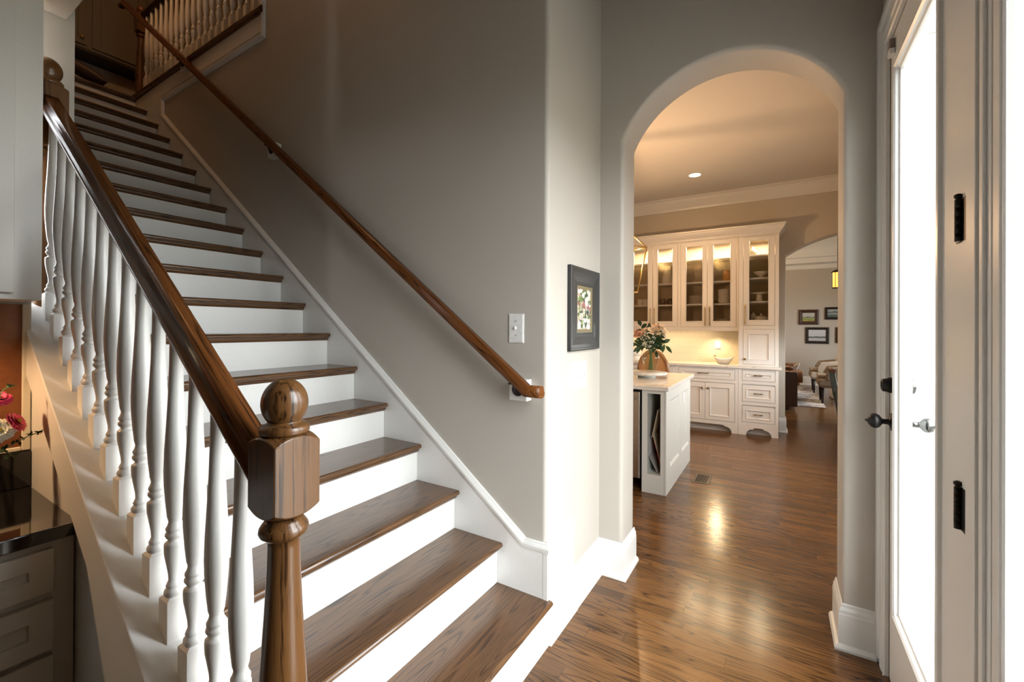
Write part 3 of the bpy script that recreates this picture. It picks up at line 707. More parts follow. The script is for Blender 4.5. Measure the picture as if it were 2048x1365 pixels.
# mullion between door and sidelight
m = MB().box(XD - .003, .53, SY1 + .01, DY0 - .004, 0, DTOP)
m.box(XD - .010, XD - .001, SY1 + .030, SY1 + .050, 0, DTOP); m.box(XD - .013, XD - .001, SY1 + .060, SY1 + .115, 0, DTOP); m.box(XD - .008, XD - .001, SY1 + .122, SY1 + .134, 0, DTOP)
struct(m, 'trim_5', WHITE, .003)
m = MB().box(XD + .003, .53, DY1 + .003, DY1 + .02, 0, DTOP + .003); m.box(XD + .003, .53, DY0, DY1 + .02, DTOP + .003, DTOP + .02); m.box(XD + .052, .46, DY1 - .014, DY1 + .004, 0, DTOP); struct(m, 'trim_6', WHITE, .002)
struct(MB().box(XD - .02, .60, .58, DY1 + .02, -.01, .022), 'trim_7', OAK_Y, .006)
dr = bpy.data.objects.new('door_1', None); COL.objects.link(dr); dr.location = (XD, DY0, .025); dr['kind'] = 'structure'
tag(dr, 'white entry door with one tall glass pane and black hinges', 'door')
g0, g1, gz0, gz1 = 1.59, 2.135, .31, 2.392
m = MB()
mp = FXm(XD)
rings_u = [(DY0 + .003, DY1 - .003, .026, DTOP - .004)]
def qring(y0, y1, z0, z1, d): return [mp(y0, z0, d), mp(y1, z0, d), mp(y1, z1, d), mp(y0, z1, d)]
R = [qring(DY0 + .003, DY1 - .003, .026, DTOP - .004, .044), qring(DY0 + .003, DY1 - .003, .026, DTOP - .004, 0)]
for i, d in ((0, 0), (.002, -.010), (.014, -.012), (.022, -.006), (.026, .002), (.034, .006), (.036, .014), (.036, .030), (.030, .036), (.020, .044), (0, .044)):
    R.append(qring(g0 + i, g1 - i, gz0 + i, gz1 - i, d))
m.loops(R, True, False, False, cyc=True)
m.build('door_slab', WHITE, dr, .0012, 1)
m = MB().box(XD + .0185, XD + .0225, g0 + .03, g1 - .03, gz0 + .03, gz1 - .03); m.build('glass_pane', PANE, dr)
for zc in (.27, .968, 1.655, 2.30):
    h = MB().box(XD - .004, XD + .002, DY0 - .034, DY0 + .036, zc - .051, zc + .051)
    for q in range(5):
        h.lathe([(.0075, 0), (.0075, .0190)], (XD - .008, DY0 + .001, zc - .0500 + q*.0202), 12)
    h.lathe([(.004, 0), (.0085, .004), (.0085, .010), (.003, .013)], (XD - .008, DY0 + .001, zc + .051), 12)
    for dz in (-.032, 0, .032): h.box(XD - .0055, XD - .0035, DY0 + .016, DY0 + .022, zc + dz - .008, zc + dz + .008)
    h.build('hinge', BLACKM, dr)
k = MB(); k.lathe([(.034, 0), (.034, .003), (.030, .006), (.014, .010), (.010, .016), (.010, .030), (.016, .034), (.024, .040), (.0285, .049), (.0285, .057), (.024, .066), (.014, .073), (.006, .076), (.004, .081), (.001, .084)], (XD - .0005, 2.178, 1.037), 28, (-1, 0, 0))
k.build('door_knob', BLACKM, dr)['label'] = 'dark turned door knob'
k = MB(); k.lathe([(.030, 0), (.030, .010), (.026, .018), (.024, .030), (.018, .034)], (XD - .0005, 2.178, 1.178), 24, (-1, 0, 0)); k.box(XD - .036, XD - .03, 2.172, 2.184, 1.168, 1.188)
k.build('deadbolt', BLACKM, dr)
k = MB(); k.lathe([(.034, 0), (.034, .003), (.012, .010), (.010, .030), (.024, .040), (.0285, .052), (.024, .066), (.006, .074)], (XD + .0445, 2.172, 1.037), 28, (1, 0, 0))
k.build('outside_knob', CHROME, dr)['label'] = 'polished outside knob seen through the glass'
k = MB(); k.lathe([(.030, 0), (.030, .012), (.022, .018)], (XD + .0445, 2.172, 1.178), 24, (1, 0, 0)); k.build('outside_lock', CHROME, dr)
k = MB().box(XD - .018, XD - .0005, 2.145, 2.185, 2.440, 2.462); k.build('alarm_magnet', PLATEW, dr, .002)
k = MB().box(XD - .016, XD - .0005, 2.150, 2.178, 2.466, 2.500); k.build('alarm_sensor', plain('grey_brown_plastic', (.24, .18, .16), .5), dr, .002)
wn = bpy.data.objects.new('window_1', None); COL.objects.link(wn); wn.location = (XD, SY0, .03); wn['kind'] = 'structure'
tag(wn, 'narrow white framed sidelight window beside the door', 'window')
m = MB()
R = []
for i, d in ((0, .10), (0, -.002), (.030, -.002), (.034, .002), (.038, .000), (.044, .003), (.050, .012), (.050, .030), (.05, .10)):
    R.append(qring(SY0 + i, SY1 - i + .006, .03 + i, DTOP - i, d))
m.loops(R, True, False, False, cyc=True); m.build('sash', WHITE, wn, .001, 1)
MB().box(XD + .014, XD + .018, SY0 + .045, SY1 - .040, .075, DTOP - .045).build('window_pane', PANE, wn)

# ------------------------------------------------------------------ switches and the small painting
sw = thing('light_switch', 'single white toggle switch plate above the wall handrail end', 'light switch', (-1.031, YW, 1.39))
m = MB(); m.rects(-1.072, -.990, 1.322, 1.457, [(0, 0), (0, -.003), (.006, -.0062), (.03, -.0062)], lambda u, v, d: (u, YW + d, v)); m.build('switch_plate', PLATEW, sw)
MB().box(-1.0345, -1.0275, YW - .018, YW - .006, 1.384, 1.398).build('toggle', PLATEW, sw, .002)
for dz in (-.032, .032):
    k = MB(); k.lathe([(.0035, 0), (.0035, .0015)], (-1.031, YW - .006, 1.39 + dz), 10, (0, -1, 0)); k.build('screw', STEEL, sw)
sw = thing('four_gang_switch', 'wide white four toggle switch plate below the small flower painting', 'light switch', (XP, 2.06, 1.15))
m = MB(); m.rects(1.955, 2.165, 1.082, 1.220, [(0, 0), (0, -.003), (.006, -.0062), (.03, -.0062)], FXp(XP)); m.build('switch_plate', PLATEW, sw)
for k_ in range(4):
    yc = 1.991 + .046 * k_
    MB().box(XP + .006, XP + .017, yc - .0035, yc + .0035, 1.148, 1.162).build('toggle', PLATEW, sw, .0015)
    MB().box(XP + .0062, XP + .0070, yc - .006, yc + .006, 1.138, 1.164).build('toggle_slot', plain('slot_shadow_grey', (.42, .42, .41), .6), sw) if k_ == 0 else MB().box(XP + .0062, XP + .0070, yc - .006, yc + .006, 1.138, 1.164).build('toggle_slot', bpy.data.materials['slot_shadow_grey'], sw)
pt = thing('framed_painting', 'small flower painting in a wide charcoal frame with gilt liner', 'painting', (XP, 2.12, 1.49))
m = MB(); m.rects(1.925, 2.318, 1.278, 1.700, [(0, -.001), (0, -.019), (.006, -.022), (.013, -.022), (.016, -.020), (.03, -.019), (.05, -.016), (.070, -.012), (.082, -.011), (.086, -.0125), (.092, -.0125), (.092, -.001)], FXp(XP), closed=True); m.build('frame', FRAMEG, pt)
m = MB(); m.rects(2.0165, 2.2265, 1.3695, 1.6085, [(0, -.001), (0, -.012), (.012, -.0105), (.016, -.0085), (.016, -.001)], FXp(XP), closed=True); m.build('gilt_liner', FRAMEGOLD, pt)
m = MB().box(XP + .001, XP + .008, 2.030, 2.213, 1.383, 1.595); m.build('canvas', CV_FLOWER, pt)


# ------------------------------------------------------------------ bar corner under the stairs
BX, BF, BY = -2.20, -1.707, .377
bc = thing('bar_base_cabinet', 'dim painted base cabinet with three shaker drawers under the black bar counter', 'cabinet', (-1.85, 0, 0))
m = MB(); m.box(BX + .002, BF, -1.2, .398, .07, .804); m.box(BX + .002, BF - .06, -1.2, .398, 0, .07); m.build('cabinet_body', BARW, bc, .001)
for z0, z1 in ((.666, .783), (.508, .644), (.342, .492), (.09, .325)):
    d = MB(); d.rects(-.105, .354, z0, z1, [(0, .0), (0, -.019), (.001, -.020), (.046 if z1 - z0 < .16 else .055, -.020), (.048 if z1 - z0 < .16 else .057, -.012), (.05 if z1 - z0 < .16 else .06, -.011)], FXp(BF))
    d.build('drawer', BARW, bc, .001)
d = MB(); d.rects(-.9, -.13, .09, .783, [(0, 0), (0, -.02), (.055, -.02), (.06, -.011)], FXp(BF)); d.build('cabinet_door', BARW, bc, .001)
ct = MB().box(BX + .002, BF + .028, -1.2, .400, .805, .842).build('bar_countertop', GRANITE, None, .003)
tag(ct, 'glossy black stone counter of the bar under the stairs', 'countertop')
bs = MB().box(BX + .001, BX + .021, -1.2, .400, .843, .963).build('bar_backsplash', GRANITE, None, .001)
tag(bs, 'low black stone upstand along the back of the bar counter', 'backsplash')
fp = thing('backsplash_panel', 'russet brown panel with cream edging behind the bar counter', 'panel', (BX, 0, 1.19))
MB().box(BX + .001, BX + .006, -1.2, .381, .975, 1.464).build('panel', CORK, fp)
m = MB().box(BX + .001, BX + .014, .3795, .400, .966, 1.464); m.box(BX + .001, BX + .014, -1.2, .379, .966, .980); m.build('edging', CREAM, fp, .003)
bu = thing('bar_wall_cabinet', 'tall white wall cabinet above the bar beside the upper newel', 'cabinet', (-1.95, 0, 1.462))
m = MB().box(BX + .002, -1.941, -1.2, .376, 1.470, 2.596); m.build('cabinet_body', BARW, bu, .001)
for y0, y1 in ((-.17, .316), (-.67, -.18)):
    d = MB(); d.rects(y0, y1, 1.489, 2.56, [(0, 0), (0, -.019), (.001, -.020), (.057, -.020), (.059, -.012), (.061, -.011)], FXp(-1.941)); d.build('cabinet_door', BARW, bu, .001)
m = MB(); m.lathe([(.028, 0), (.028, -.010), (.001, -.011)], (-2.04, .05, 1.4695), 20); m.build('puck_light', PUCKW, bu)
lamp('bar_puck', 'SPOT', (-2.03, .05, 1.448), 16, WARM, .02, rot=(0, 0, 0), spot=radians(150))

def aster(name, label, c, ax, mat, r, n=34, cat='flower'):
    t = thing(name, label, cat, c)
    q = Vector((0, 0, 1)).rotation_difference(Vector(ax).normalized())
    m = MB()
    for lay, (k0, lift) in enumerate(((1., .05), (.93, .22), (.78, .45), (.55, .75))):
        nn = int(n * (1 - .15 * lay))
        for i in range(nn):
            a = 2 * pi * (i + .5 * lay + random.uniform(-.2, .2)) / nn; rr = r * k0 * random.uniform(.9, 1.06); w = r * .09
            pts = []
            for tt, ww in ((.15, .5), (.55, 1.), (.85, .9), (1., .25)):
                d = rr * tt; h = lift * rr * tt - .12 * rr * tt * tt
                for sgn in (-1, 1):
                    p = Vector((d*cos(a) - sgn*w*ww*sin(a), d*sin(a) + sgn*w*ww*cos(a), h)); p = q @ p
                    pts.append((c[0]+p.x, c[1]+p.y, c[2]+p.z))
            m.add(pts, [(0, 1, 3, 2), (2, 3, 5, 4), (4, 5, 7, 6)])
    m.build('petals', mat, t)
    k = MB(); kk = q @ Vector((0, 0, r*.2)); k.ball((c[0]+kk.x, c[1]+kk.y, c[2]+kk.z), r*.2, 10, 6); k.build('flower_centre', YELLOWC, t)
    return t
VB = (-1.896, .184, .8425)
def stem_to(t, c, base=VB, r=.0022):
    p0 = Vector((base[0], base[1], base[2] + .12)); p1 = Vector(c)
    mid = (p0 + p1) / 2 + Vector((0, 0, .04))
    MB().tube([p0 - Vector((0, 0, .1)), p0, mid, p1], r, 6).build('stem', STEMM, t)
for nm, lb, c, ax, mt, rr in (('aster', 'white aster bloom at the far left above the black bar counter', (-1.9492, 0.294, 1.0822), (.8, -.3, .4), ASTW, .037),
                              ('aster', 'bright pink aster bloom right of the white aster', (-1.9597, 0.3287, 1.1001), (.4, .75, .5), PINK, .034),
                              ('aster', 'pink aster bloom with pale middle highest at the far left above the bar', (-1.9702, 0.2918, 1.1749), (.5, .1, .9), PINK, .036)):
    stem_to(aster(nm, lb, c, ax, mt, rr), c)
def sprig(name, label, pts, leafmat, n, lr, loc, cat='foliage'):
    t = thing(name, label, cat, loc); m = MB(); m.tube(pts, .0014, 5); m.build('stem', STEMM, t)
    m = MB(); P = [Vector(p) for p in pts]
    for i in range(n):
        f = (i + .5) / n * (len(P) - 1); k = int(f); p = P[k].lerp(P[min(k + 1, len(P) - 1)], f - k)
        d = Vector((random.uniform(-1, 1), random.uniform(-1, 1), random.uniform(-.5, 1))).normalized(); e = d.orthogonal().normalized() * lr * .3
        a, b_, c = p, p + d * lr * .5, p + d * lr
        m.add([tuple(a), tuple(b_ + e), tuple(c), tuple(b_ - e)], [(0, 1, 2, 3)])
    m.build('leaves', leafmat, t); return t
sprig('greenery_sprig', 'small dark green leafy sprig reaching right from the bar flowers', [(-1.8965, 0.1896, 0.9473), (-1.9281, 0.2845, 1.0211), (-1.9386, 0.353, 1.0579), (-1.9439, 0.3814, 1.0632)], LEAFD, 26, .016, (-1.8965, 0.1896, 0.9473))
sprig('greenery_sprig', 'pale green sprig above the pink aster at the far left', [(-1.8965, 0.1896, 0.9473), (-1.9386, 0.2739, 1.137), (-1.9597, 0.3034, 1.2023), (-1.9597, 0.3287, 1.2128)], LEAF, 16, .014, (-1.8965, 0.1896, 0.9473))
sprig('greenery_sprig', 'low green sprig hanging beneath the white aster', [(-1.8965, 0.1896, 0.9473), (-1.9281, 0.2634, 1.0369), (-1.9386, 0.3003, 1.0263), (-1.9439, 0.3213, 1.)], LEAF, 14, .02, (-1.8965, 0.1896, 0.9473))
v = MB().lathe([(.035, 0), (.05, .02), (.055, .07), (.042, .12), (.040, .13), (.037, .125), (.05, .07), (.045, .022), (.001, .01)], VB, 24)
tag(v.build('flower_vase', CHINA), 'cream vase of asters standing on the black bar counter', 'vase')

# ------------------------------------------------------------------ kitchen island
YI0, YI1, XI = 3.7275, 4.87, -.788
isl = thing('kitchen_island', 'pale painted kitchen island with panelled side and open tray slot', 'kitchen island', (-.9, 4.3, 0))
m = MB(); xl = -.988
m.box(xl, -.942, YI0, YI0 + .60, 0, .868); m.box(-.835, XI - .016, YI0, YI0 + .60, 0, .868); m.box(-.942, -.835, YI0, YI0 + .60, 0, .158); m.box(-.942, -.835, YI0, YI0 + .60, .841, .868)
m.box(xl, XI - .016, YI0 + .585, YI1, 0, .868); m.box(-2.7, xl, YI0 + .64, YI1, 0, .868); m.box(-2.7, -1.605, YI0, YI0 + .62, .0, .868)
m.build('island_body', ISLW, isl)
m = MB(); d0, d1 = XI - .014, XI
op = ((3.885, 4.295, .20, .775), (4.415, 4.80, .20, .775))
m.box(d0, d1, YI0, op[0][0], 0, .868); m.box(d0, d1, op[0][1], op[1][0], 0, .868); m.box(d0, d1, op[1][1], YI1, 0, .868)
for a, b_, z0, z1 in op:
    m.box(d0, d1, a, b_, 0, z0); m.box(d0, d1, a, b_, z1, .868)
    m.rects(a, b_, z0, z1, [(.0005, .0158), (.0005, .0), (.006, .004), (.014, .006), (.018, .010), (.02, .0115)], FXp(XI), closed=False)
m.build('side_panel', ISLW, isl)
tp = MB().box(-2.8, -.766, 3.700, 4.957, .870, .905).build('island_countertop', QUARTZ, None, .004)
tag(tp, 'veined pale quartz top of the kitchen island', 'countertop')
ol = thing('island_outlet', 'small white outlet plate on the island side panel', 'outlet', (XI, 4.56, .70))
m = MB(); m.rects(4.52, 4.595, .645, .76, [(0, .012), (0, .008), (.004, .005), (.02, .005)], FXp(XI)); m.build('outlet_plate', PLATEW, ol)
MB().box(XI - .006, XI - .003, 4.54, 4.575, .66, .745).build('socket', PLATEW, ol, .002)
dw = thing('dishwasher', 'stainless dishwasher built into the island beside the tray slot', 'dishwasher', (-1.3, 3.75, 0))
MB().box(-1.60, -1.000, 3.752, 4.30, .10, .855).build('dishwasher_body', DARKN, dw)
MB().box(-1.598, -1.008, 3.728, 3.751, .105, .845).build('dishwasher_door', STEEL, dw, .004)
m = MB(); m.tube([(-1.56, 3.690, .795), (-1.03, 3.690, .795)], .010, 12); m.box(-1.545, -1.53, 3.69, 3.73, .787, .803); m.box(-1.06, -1.045, 3.69, 3.73, .787, .803); m.build('handle', STEEL, dw)
def board(name, label, mat, poly, y0, y1):
    m = MB().prism(poly, 'y', y0, y1); return tag(m.build(name, mat, None, .0008, 1), label, 'board')
def lean(x0, z0, x1, z1, t): 
    dx, dz = x1 - x0, z1 - z0; l = sqrt(dx*dx + dz*dz); nx, nz = -dz/l*t, dx/l*t
    return [(x0, z0), (x1, z1), (x1 + nx, z1 + nz), (x0 + nx, z0 + nz)]
board('serving_board', 'kraft coloured board leaning right inside the island slot', CARDK, lean(-.912, .46, -.862, .70, .004) , 3.76, 4.2)
board('serving_board', 'tan board bent against the right wall of the island slot', CARDK, lean(-.842, .24, -.915, .50, .004), 3.79, 4.2)
board('serving_board', 'red edged board low in the island slot', REDB, lean(-.842, .175, -.905, .42, .004), 3.82, 4.2)
board('serving_board', 'grey board lying against the left wall of the island slot', CARD, lean(-.860, .1585, -.938, .30, .004), 3.77, 4.2)
vt = thing('floor_register', 'dark cast metal floor register in the oak floor beside the island', 'floor vent', (-.589, 4.33, 0))
m = MB(); gx0, gx1, gy0, gy1 = -.665, -.525, 4.20, 4.465
m.rects(gx0, gx1, gy0, gy1, [(0, 0), (0, .002), (.003, .004), (.022, .004), (.022, 0)], lambda u, v, d: (u, v, d), closed=True)
for i in range(5):
    for j in range(9):
        x = gx0 + .030 + .020 * i; y = gy0 + .034 + .0246 * j
        m.sweep([(x + .0095*cos(a), y + .0115*sin(a), .002) for a in [2*pi*q/10 for q in range(10)]], (0, 0, 1), [(-.002, -.0015), (.002, -.0015), (.002, .0015), (-.002, .0015)], closed=True)
m.build('grille', plain('bronze_register', (.055, .034, .020), .45, .3), vt)
MB().box(gx0 + .02, gx1 - .02, gy0 + .02, gy1 - .02, .0003, .0008).build('duct_shade', DARKN, vt)  # flat dark sheet painted as the shade inside the duct

# tray, vase and bouquet on the island
TX, TY = -1.118, 4.39
tr = thing('lazy_susan', 'round white turntable on the island under the glass vase', 'turntable', (TX, TY, .905))
MB().lathe([(.085, 0), (.085, .028), (.07, .030)], (TX, TY, .9055), 32).build('turntable_base', CHINA, tr)
MB().lathe([(.192, 0), (.196, .004), (.196, .018), (.192, .022), (.0, .022)], (TX, TY, .936), 56).build('turntable_top', stone_mat(), tr)
VX, VY, VZ = -1.080, 4.385, .9585
vs = thing('glass_vase', 'clear glass urn vase half full of water on the white turntable', 'vase', (VX, VY, VZ))
po = [(.046, 0), (.048, .006), (.050, .02), (.066, .07), (.082, .115), (.086, .142), (.080, .168), (.060, .190), (.048, .200), (.046, .215), (.054, .245), (.060, .262)]
pi_ = [(r_ - .0035, h) for r_, h in po[::-1] if h > .015] + [(.001, .016)]
MB().lathe([(.001, 0)] + po + pi_, (VX, VY, VZ), 40, caps=False).build('vase_body', VASEG, vs)
fl = []
def rose(label, c, r, mat, tilt):
    t = thing('rose', label, 'flower', c, None)
    m = MB(); q = Vector((0, 0, 1)).rotation_difference(Vector(tilt).normalized())
    for lay in range(5):
        k = 5 if lay else 3; rad = r * (.22 + .20 * lay); op = .15 + .2 * lay
        for i in range(k):
            a0 = 2 * pi * (i + .37 * lay) / k; wv = 2 * pi / k * .72; P = []
            for u in range(5):
                for w_ in range(4):
                    a = a0 + wv * (u / 4 - .5); hh = w_ / 3; rr = rad * (.35 + .65 * sin(hh * 1.4)) * (1 + .25 * op * hh)
                    z = r * (-.55 + hh * (1.15 - .14 * lay)) + .05 * r * cos(3 * a); 
                    if w_ == 3: rr *= 1.0 + .18 * op * 2
                    p = q @ Vector((rr * cos(a), rr * sin(a), z)); P.append((c[0] + p.x, c[1] + p.y, c[2] + p.z))
            m.add(P, [(u*4+w_, (u+1)*4+w_, (u+1)*4+w_+1, u*4+w_+1) for u in range(4) for w_ in range(3)], True)
    m.build('bloom', mat, t)
    a = random.uniform(0, 6.28)
    b0 = Vector((VX + .022*cos(a), VY + .022*sin(a), VZ + .02)); nk = Vector((VX - .012*cos(a), VY - .012*sin(a), VZ + .21)); top = Vector(c) - (q @ Vector((0, 0, r*.5)))
    MB().tube([b0, nk, (nk + top)/2 + Vector((0, 0, .02)), top], .0032, 6).build('stem', STEMM, t)
    m = MB(); m.lathe([(.004, 0), (.012, .01), (.006, .014)], tuple(top), 8); m.build('sepal', LEAFD, t)
    return t
at = lambda dx, dz, dy=0: (VX + dx, VY + dy, VZ + dz)
rose('peach rose low at the left side of the island bouquet', at(-.085, .385, -.05), .046, ROSEP, (-.5, -.5, .7))
rose('peach rose at the far left edge of the island bouquet', at(-.145, .395, .02), .042, ROSEP, (-.8, -.2, .5))
rose('cream rose right of centre at the front of the island bouquet', at(.055, .415, -.06), .042, ROSEW, (.2, -.6, .7))
rose('peach rose topmost in the island bouquet', at(.048, .455, .02), .044, ROSEP, (0, -.2, 1))
rose('cream rose at the upper right of the island bouquet', at(.105, .43, .0), .046, ROSEW, (.6, -.2, .7))
rose('small cream rose at the right edge of the island bouquet', at(.122, .375, -.03), .034, ROSEW, (.9, -.3, .2))
def leafspray(label, pts, n, lr, mat, wid=.34):
    t = thing('leafy_stem', label, 'foliage', VLOC); MB().tube(pts, .0032, 6).build('stem', STEMM, t)
    P = [Vector(p) for p in pts]
    for i in range(n):
        f = (1 - i / max(n - 1, 1) * .55) * (len(P) - 1); k = min(int(f), len(P) - 2); p = P[k].lerp(P[k+1], f - k)
        ax = (P[k+1] - P[k]).normalized(); sd = ax.cross(Vector((random.uniform(-1, 1), -1, random.uniform(-.6, .6)))).normalized() * (1 if i % 2 else -1)
        d = (ax * .6 + sd).normalized() if i else ax
        nrm = d.cross(Vector((0, 1, .3))).normalized(); L_ = lr * random.uniform(.8, 1.15); ring = []
        m = MB(); vs_ = []
        for tt, ww in ((0, .08), (.25, .8), (.5, 1), (.75, .7), (1, .03)):
            cpt = p + d * L_ * tt + Vector((0, 0, -.18 * L_ * tt * tt))
            for sg in (-1, 0, 1): vs_.append(tuple(cpt + nrm * sg * ww * L_ * wid * .5 + Vector((0, -.06 * L_ * (1 - abs(sg)), 0))))
        m.add(vs_, [(r_*3+c_, r_*3+c_+1, r_*3+c_+4, r_*3+c_+3) for r_ in range(4) for c_ in range(2)], True)
        m.build('leaf', mat, t)
    return t
VLOC = (VX, VY, VZ)
nk = at(0, .2)
leafspray('leafy stem drooping to the right out of the island vase', [at(.01, .02), at(0, .2), at(.07, .30), at(.12, .285), at(.145, .262)], 5, .085, LEAF, .45)
leafspray('leafy stem reaching left low out of the island vase', [at(-.01, .02), at(0, .2), at(-.08, .28), at(-.135, .275)], 6, .085, LEAF, .5)
leafspray('dark leaves hanging over the front of the island vase', [at(-.01, .03), at(0, .2), at(-.05, .27, -.05), at(-.09, .245, -.07)], 6, .07, LEAFD, .5)
leafspray('dark leafy stem standing tall at the left of the bouquet', [at(-.02, .02), at(0, .2), at(-.06, .36), at(-.095, .455)], 8, .075, LEAFD, .5)
leafspray('dark leafy stem in the middle of the island bouquet', [at(.01, .02), at(0, .2), at(0, .34, -.03), at(-.005, .44, -.03)], 9, .07, LEAFD, .5)
leafspray('dark green leaves under the cream roses of the island bouquet', [at(.02, .02), at(0, .2), at(.05, .31, -.04), at(.085, .37, -.05)], 9, .07, LEAFD, .5)
leafspray('leaf cluster at the right rim of the island vase', [at(.0, .03), at(.01, .2), at(.055, .27, -.04), at(.065, .215, -.05)], 5, .06, LEAFD, .5)
leafspray('mid green leafy stem behind the roses of the island bouquet', [at(.0, .02), at(0, .2), at(.02, .34, .05), at(.04, .43, .07)], 10, .075, LEAF, .5)
leafspray('mid green leaves filling the left of the island bouquet', [at(-.01, .02), at(0, .2), at(-.05, .31, .0), at(-.10, .36, .0)], 10, .07, LEAF, .5)
leafspray('dark leaves low in the centre of the island bouquet', [at(.0, .03), at(0, .2), at(.01, .27, -.06), at(.02, .33, -.08)], 10, .06, LEAFD, .5)
leafspray('dark leaves filling the right of the island bouquet', [at(.02, .02), at(.01, .2), at(.05, .28, .0), at(.09, .33, .0)], 9, .065, LEAFD, .5)
leafspray('dark leafy tips between the upper roses of the island bouquet', [at(.0, .02), at(.0, .2), at(-.03, .36, .0), at(-.05, .44, .0)], 9, .065, LEAFD, .5)
m = MB()
for i in range(150):
    a, rr = random.uniform(0, 6.28), random.uniform(0, 1)**.5
    p = at(-.01 + .075*rr*cos(a), .34 + .10*rr*sin(a), -.075 + random.uniform(-.02, .03)); m.ball(p, random.uniform(.0035, .0062), 6, 4)
for i in range(14):
    a = 2*pi*i/14; m.tube([at(.0, .2), at(-.01 + .06*cos(a), .34 + .08*sin(a), -.07)], .0008, 4)
tag(m.build('filler_blossom', BREATH), 'tiny white filler blossoms in the middle of the island bouquet', 'flowers', kind='stuff')

# cane backed chair beyond the island
ch = thing('cane_chair', 'oval backed wooden chair with caramel cane panel behind the island', 'chair', (-1.25, 5.28, 0))
def oval(cx, cz, a, b_, y, n=40): return [(cx + a*cos(2*pi*i/n), y, cz + b_*sin(2*pi*i/n)) for i in range(n)]
CX, CZ_ = -1.262, .885
MB().sweep(oval(CX, CZ_, .168, .238, 5.25), (0, -1, 0), [(-.019, -.016), (-.019, .012), (-.010, .019), (.010, .019), (.019, .012), (.019, -.016)], closed=True, smooth=True).build('back_frame', CHAIRW, ch)
m = MB(); m.loops([oval(CX, CZ_, .152, .222, 5.247), oval(CX, CZ_, .152, .222, 5.253)]); m.build('cane_panel', CANE, ch)
for s_ in (-1, 1):
    MB().tube([(CX + s_*.13, 5.25, .70), (CX + s_*.14, 5.27, .52), (CX + s_*.15, 5.30, .25), (CX + s_*.16, 5.24, 0)], [.017, .02, .02, .014], 10).build('leg', CHAIRW, ch)
    MB().tube([(CX + s_*.19, 5.70, .43), (CX + s_*.19, 5.70, .0)], [.024, .014], 10).build('leg', CHAIRW, ch)
MB().box(CX - .21, CX + .21, 5.26, 5.73, .43, .49).build('seat', CANE, ch, .02, 3)

# ------------------------------------------------------------------ kitchen wall of cabinets
def handle(parent, p0, p1, out, mat=BRASSD, r=.005, ext=.02):
    p0, p1, out = Vector(p0), Vector(p1), Vector(out); d = (p1 - p0).normalized()
    m = MB(); m.tube([p0 + out - d*ext, p1 + out + d*ext], r, 8)
    for p in (p0, p1): m.tube([p, p + out], r*1.1, 8); m.ball(tuple(p + out), r*1.7, 8, 6)
    return m.build('handle', mat, parent)
RAISED = lambda st: [(0, .021), (0, .001), (.001, 0), (st, 0), (st + .003, .002), (st + .006, -.004), (st + .012, -.005), (st + .017, .004), (st + .022, .010), (st + .026, .010)]
def knob(parent, p, mat=BRASSD, r=.014):
    m = MB(); m.lathe([(r*.5, 0), (r*.4, r*.8), (r, r*1.1), (r*1.1, r*1.6), (r*.7, r*2.2), (.001, r*2.4)], p, 14, (0, -1, 0)); return m.build('knob', mat, parent)
def foot_valance(m, x0, x1, y0, y1, zt, a0, a1, zr=.098):
    """board with a cut-out: quarter round, small step, flat head"""
    rr = .070
    pts = [(x0, 0), (a0, 0)] + [(a0 + rr - rr*cos(t), zr*.82*sin(t)) for t in [pi/2*k/7 for k in range(1, 8)]]
    pts = [(x0, 0), (a0, 0)] + [(a0 + rr*(1 - cos(t)), zr*.80*sin(t)) for t in [pi/2*k/7 for k in range(1, 8)]] + [(a0 + rr + .018, zr*.80), (a0 + rr + .018, zr)]
    pts += [(a1 - rr - .018, zr), (a1 - rr - .018, zr*.80)] + [(a1 - rr*(1 - cos(t)), zr*.80*sin(t)) for t in [pi/2*k/7 for k in range(7, 0, -1)]] + [(a1, 0), (x1, 0), (x1, zt), (x0, zt)]
    m.prism(pts, 'y', y0, y1)
def base_unit(label, x0, x1, drawers, doors, a0, a1, loc):
    t = thing('base_cabinet', label, 'cabinet', loc)
    m = MB(); m.box(x0, x1, YC + .022, YB - .003, .135, .868); foot_valance(m, x0, x1, YC, YC + .021, .135, a0, a1); m.box(x0 + .02, x1 - .02, YC + .09, YC + .11, 0, .135)
    # face frame
    zs = sorted({.868} | {.135})
    m.box(x0, x0 + .045, YC, YC + .0215, .1352, .868); m.box(x1 - .036, x1, YC, YC + .0215, .1352, .868); m.box(x0 + .0452, x1 - .0362, YC, YC + .0215, .846, .868)
    for z in [d[0] for d in drawers] + ([doors[0][2]] if doors else []): m.box(x0 + .0452, x1 - .0362, YC, YC + .0215, z - .045 if z > .2 else .1352, z - .004)
    m.build('cabinet_body', CABW, t)
    for z0, z1 in drawers:
        dx0, dx1 = x0 + .049, x1 - .040
        d = MB(); d.rects(dx0, dx1, z0, z1, RAISED(.036), FY(YC)); do = d.build('drawer', CABW, t)
        c = (dx0 + dx1)/2 + (.0 if x1 - x0 < .5 else -.03); w = .033 if x1 - x0 < .5 else .055; zc = (z0 + z1)/2 + .005
        handle(do, (c - w, YC + .008, zc), (c + w, YC + .008, zc), (0, -.030, 0))
    for dx0, dx1, z0, z1, kx in doors:
        d = MB(); d.rects(dx0, dx1, z0, z1, RAISED(.050), FY(YC)); do = d.build('cabinet_door', CABW, t); knob(do, (kx, YC - .0005, z1 - .075))
    return t
base_unit('cream base cabinet with three small drawers at the right end of the counter', -.448, .007, [(.713, .842), (.440, .650), (.172, .372)], [], -.355, -.068, (-.22, YC, 0))
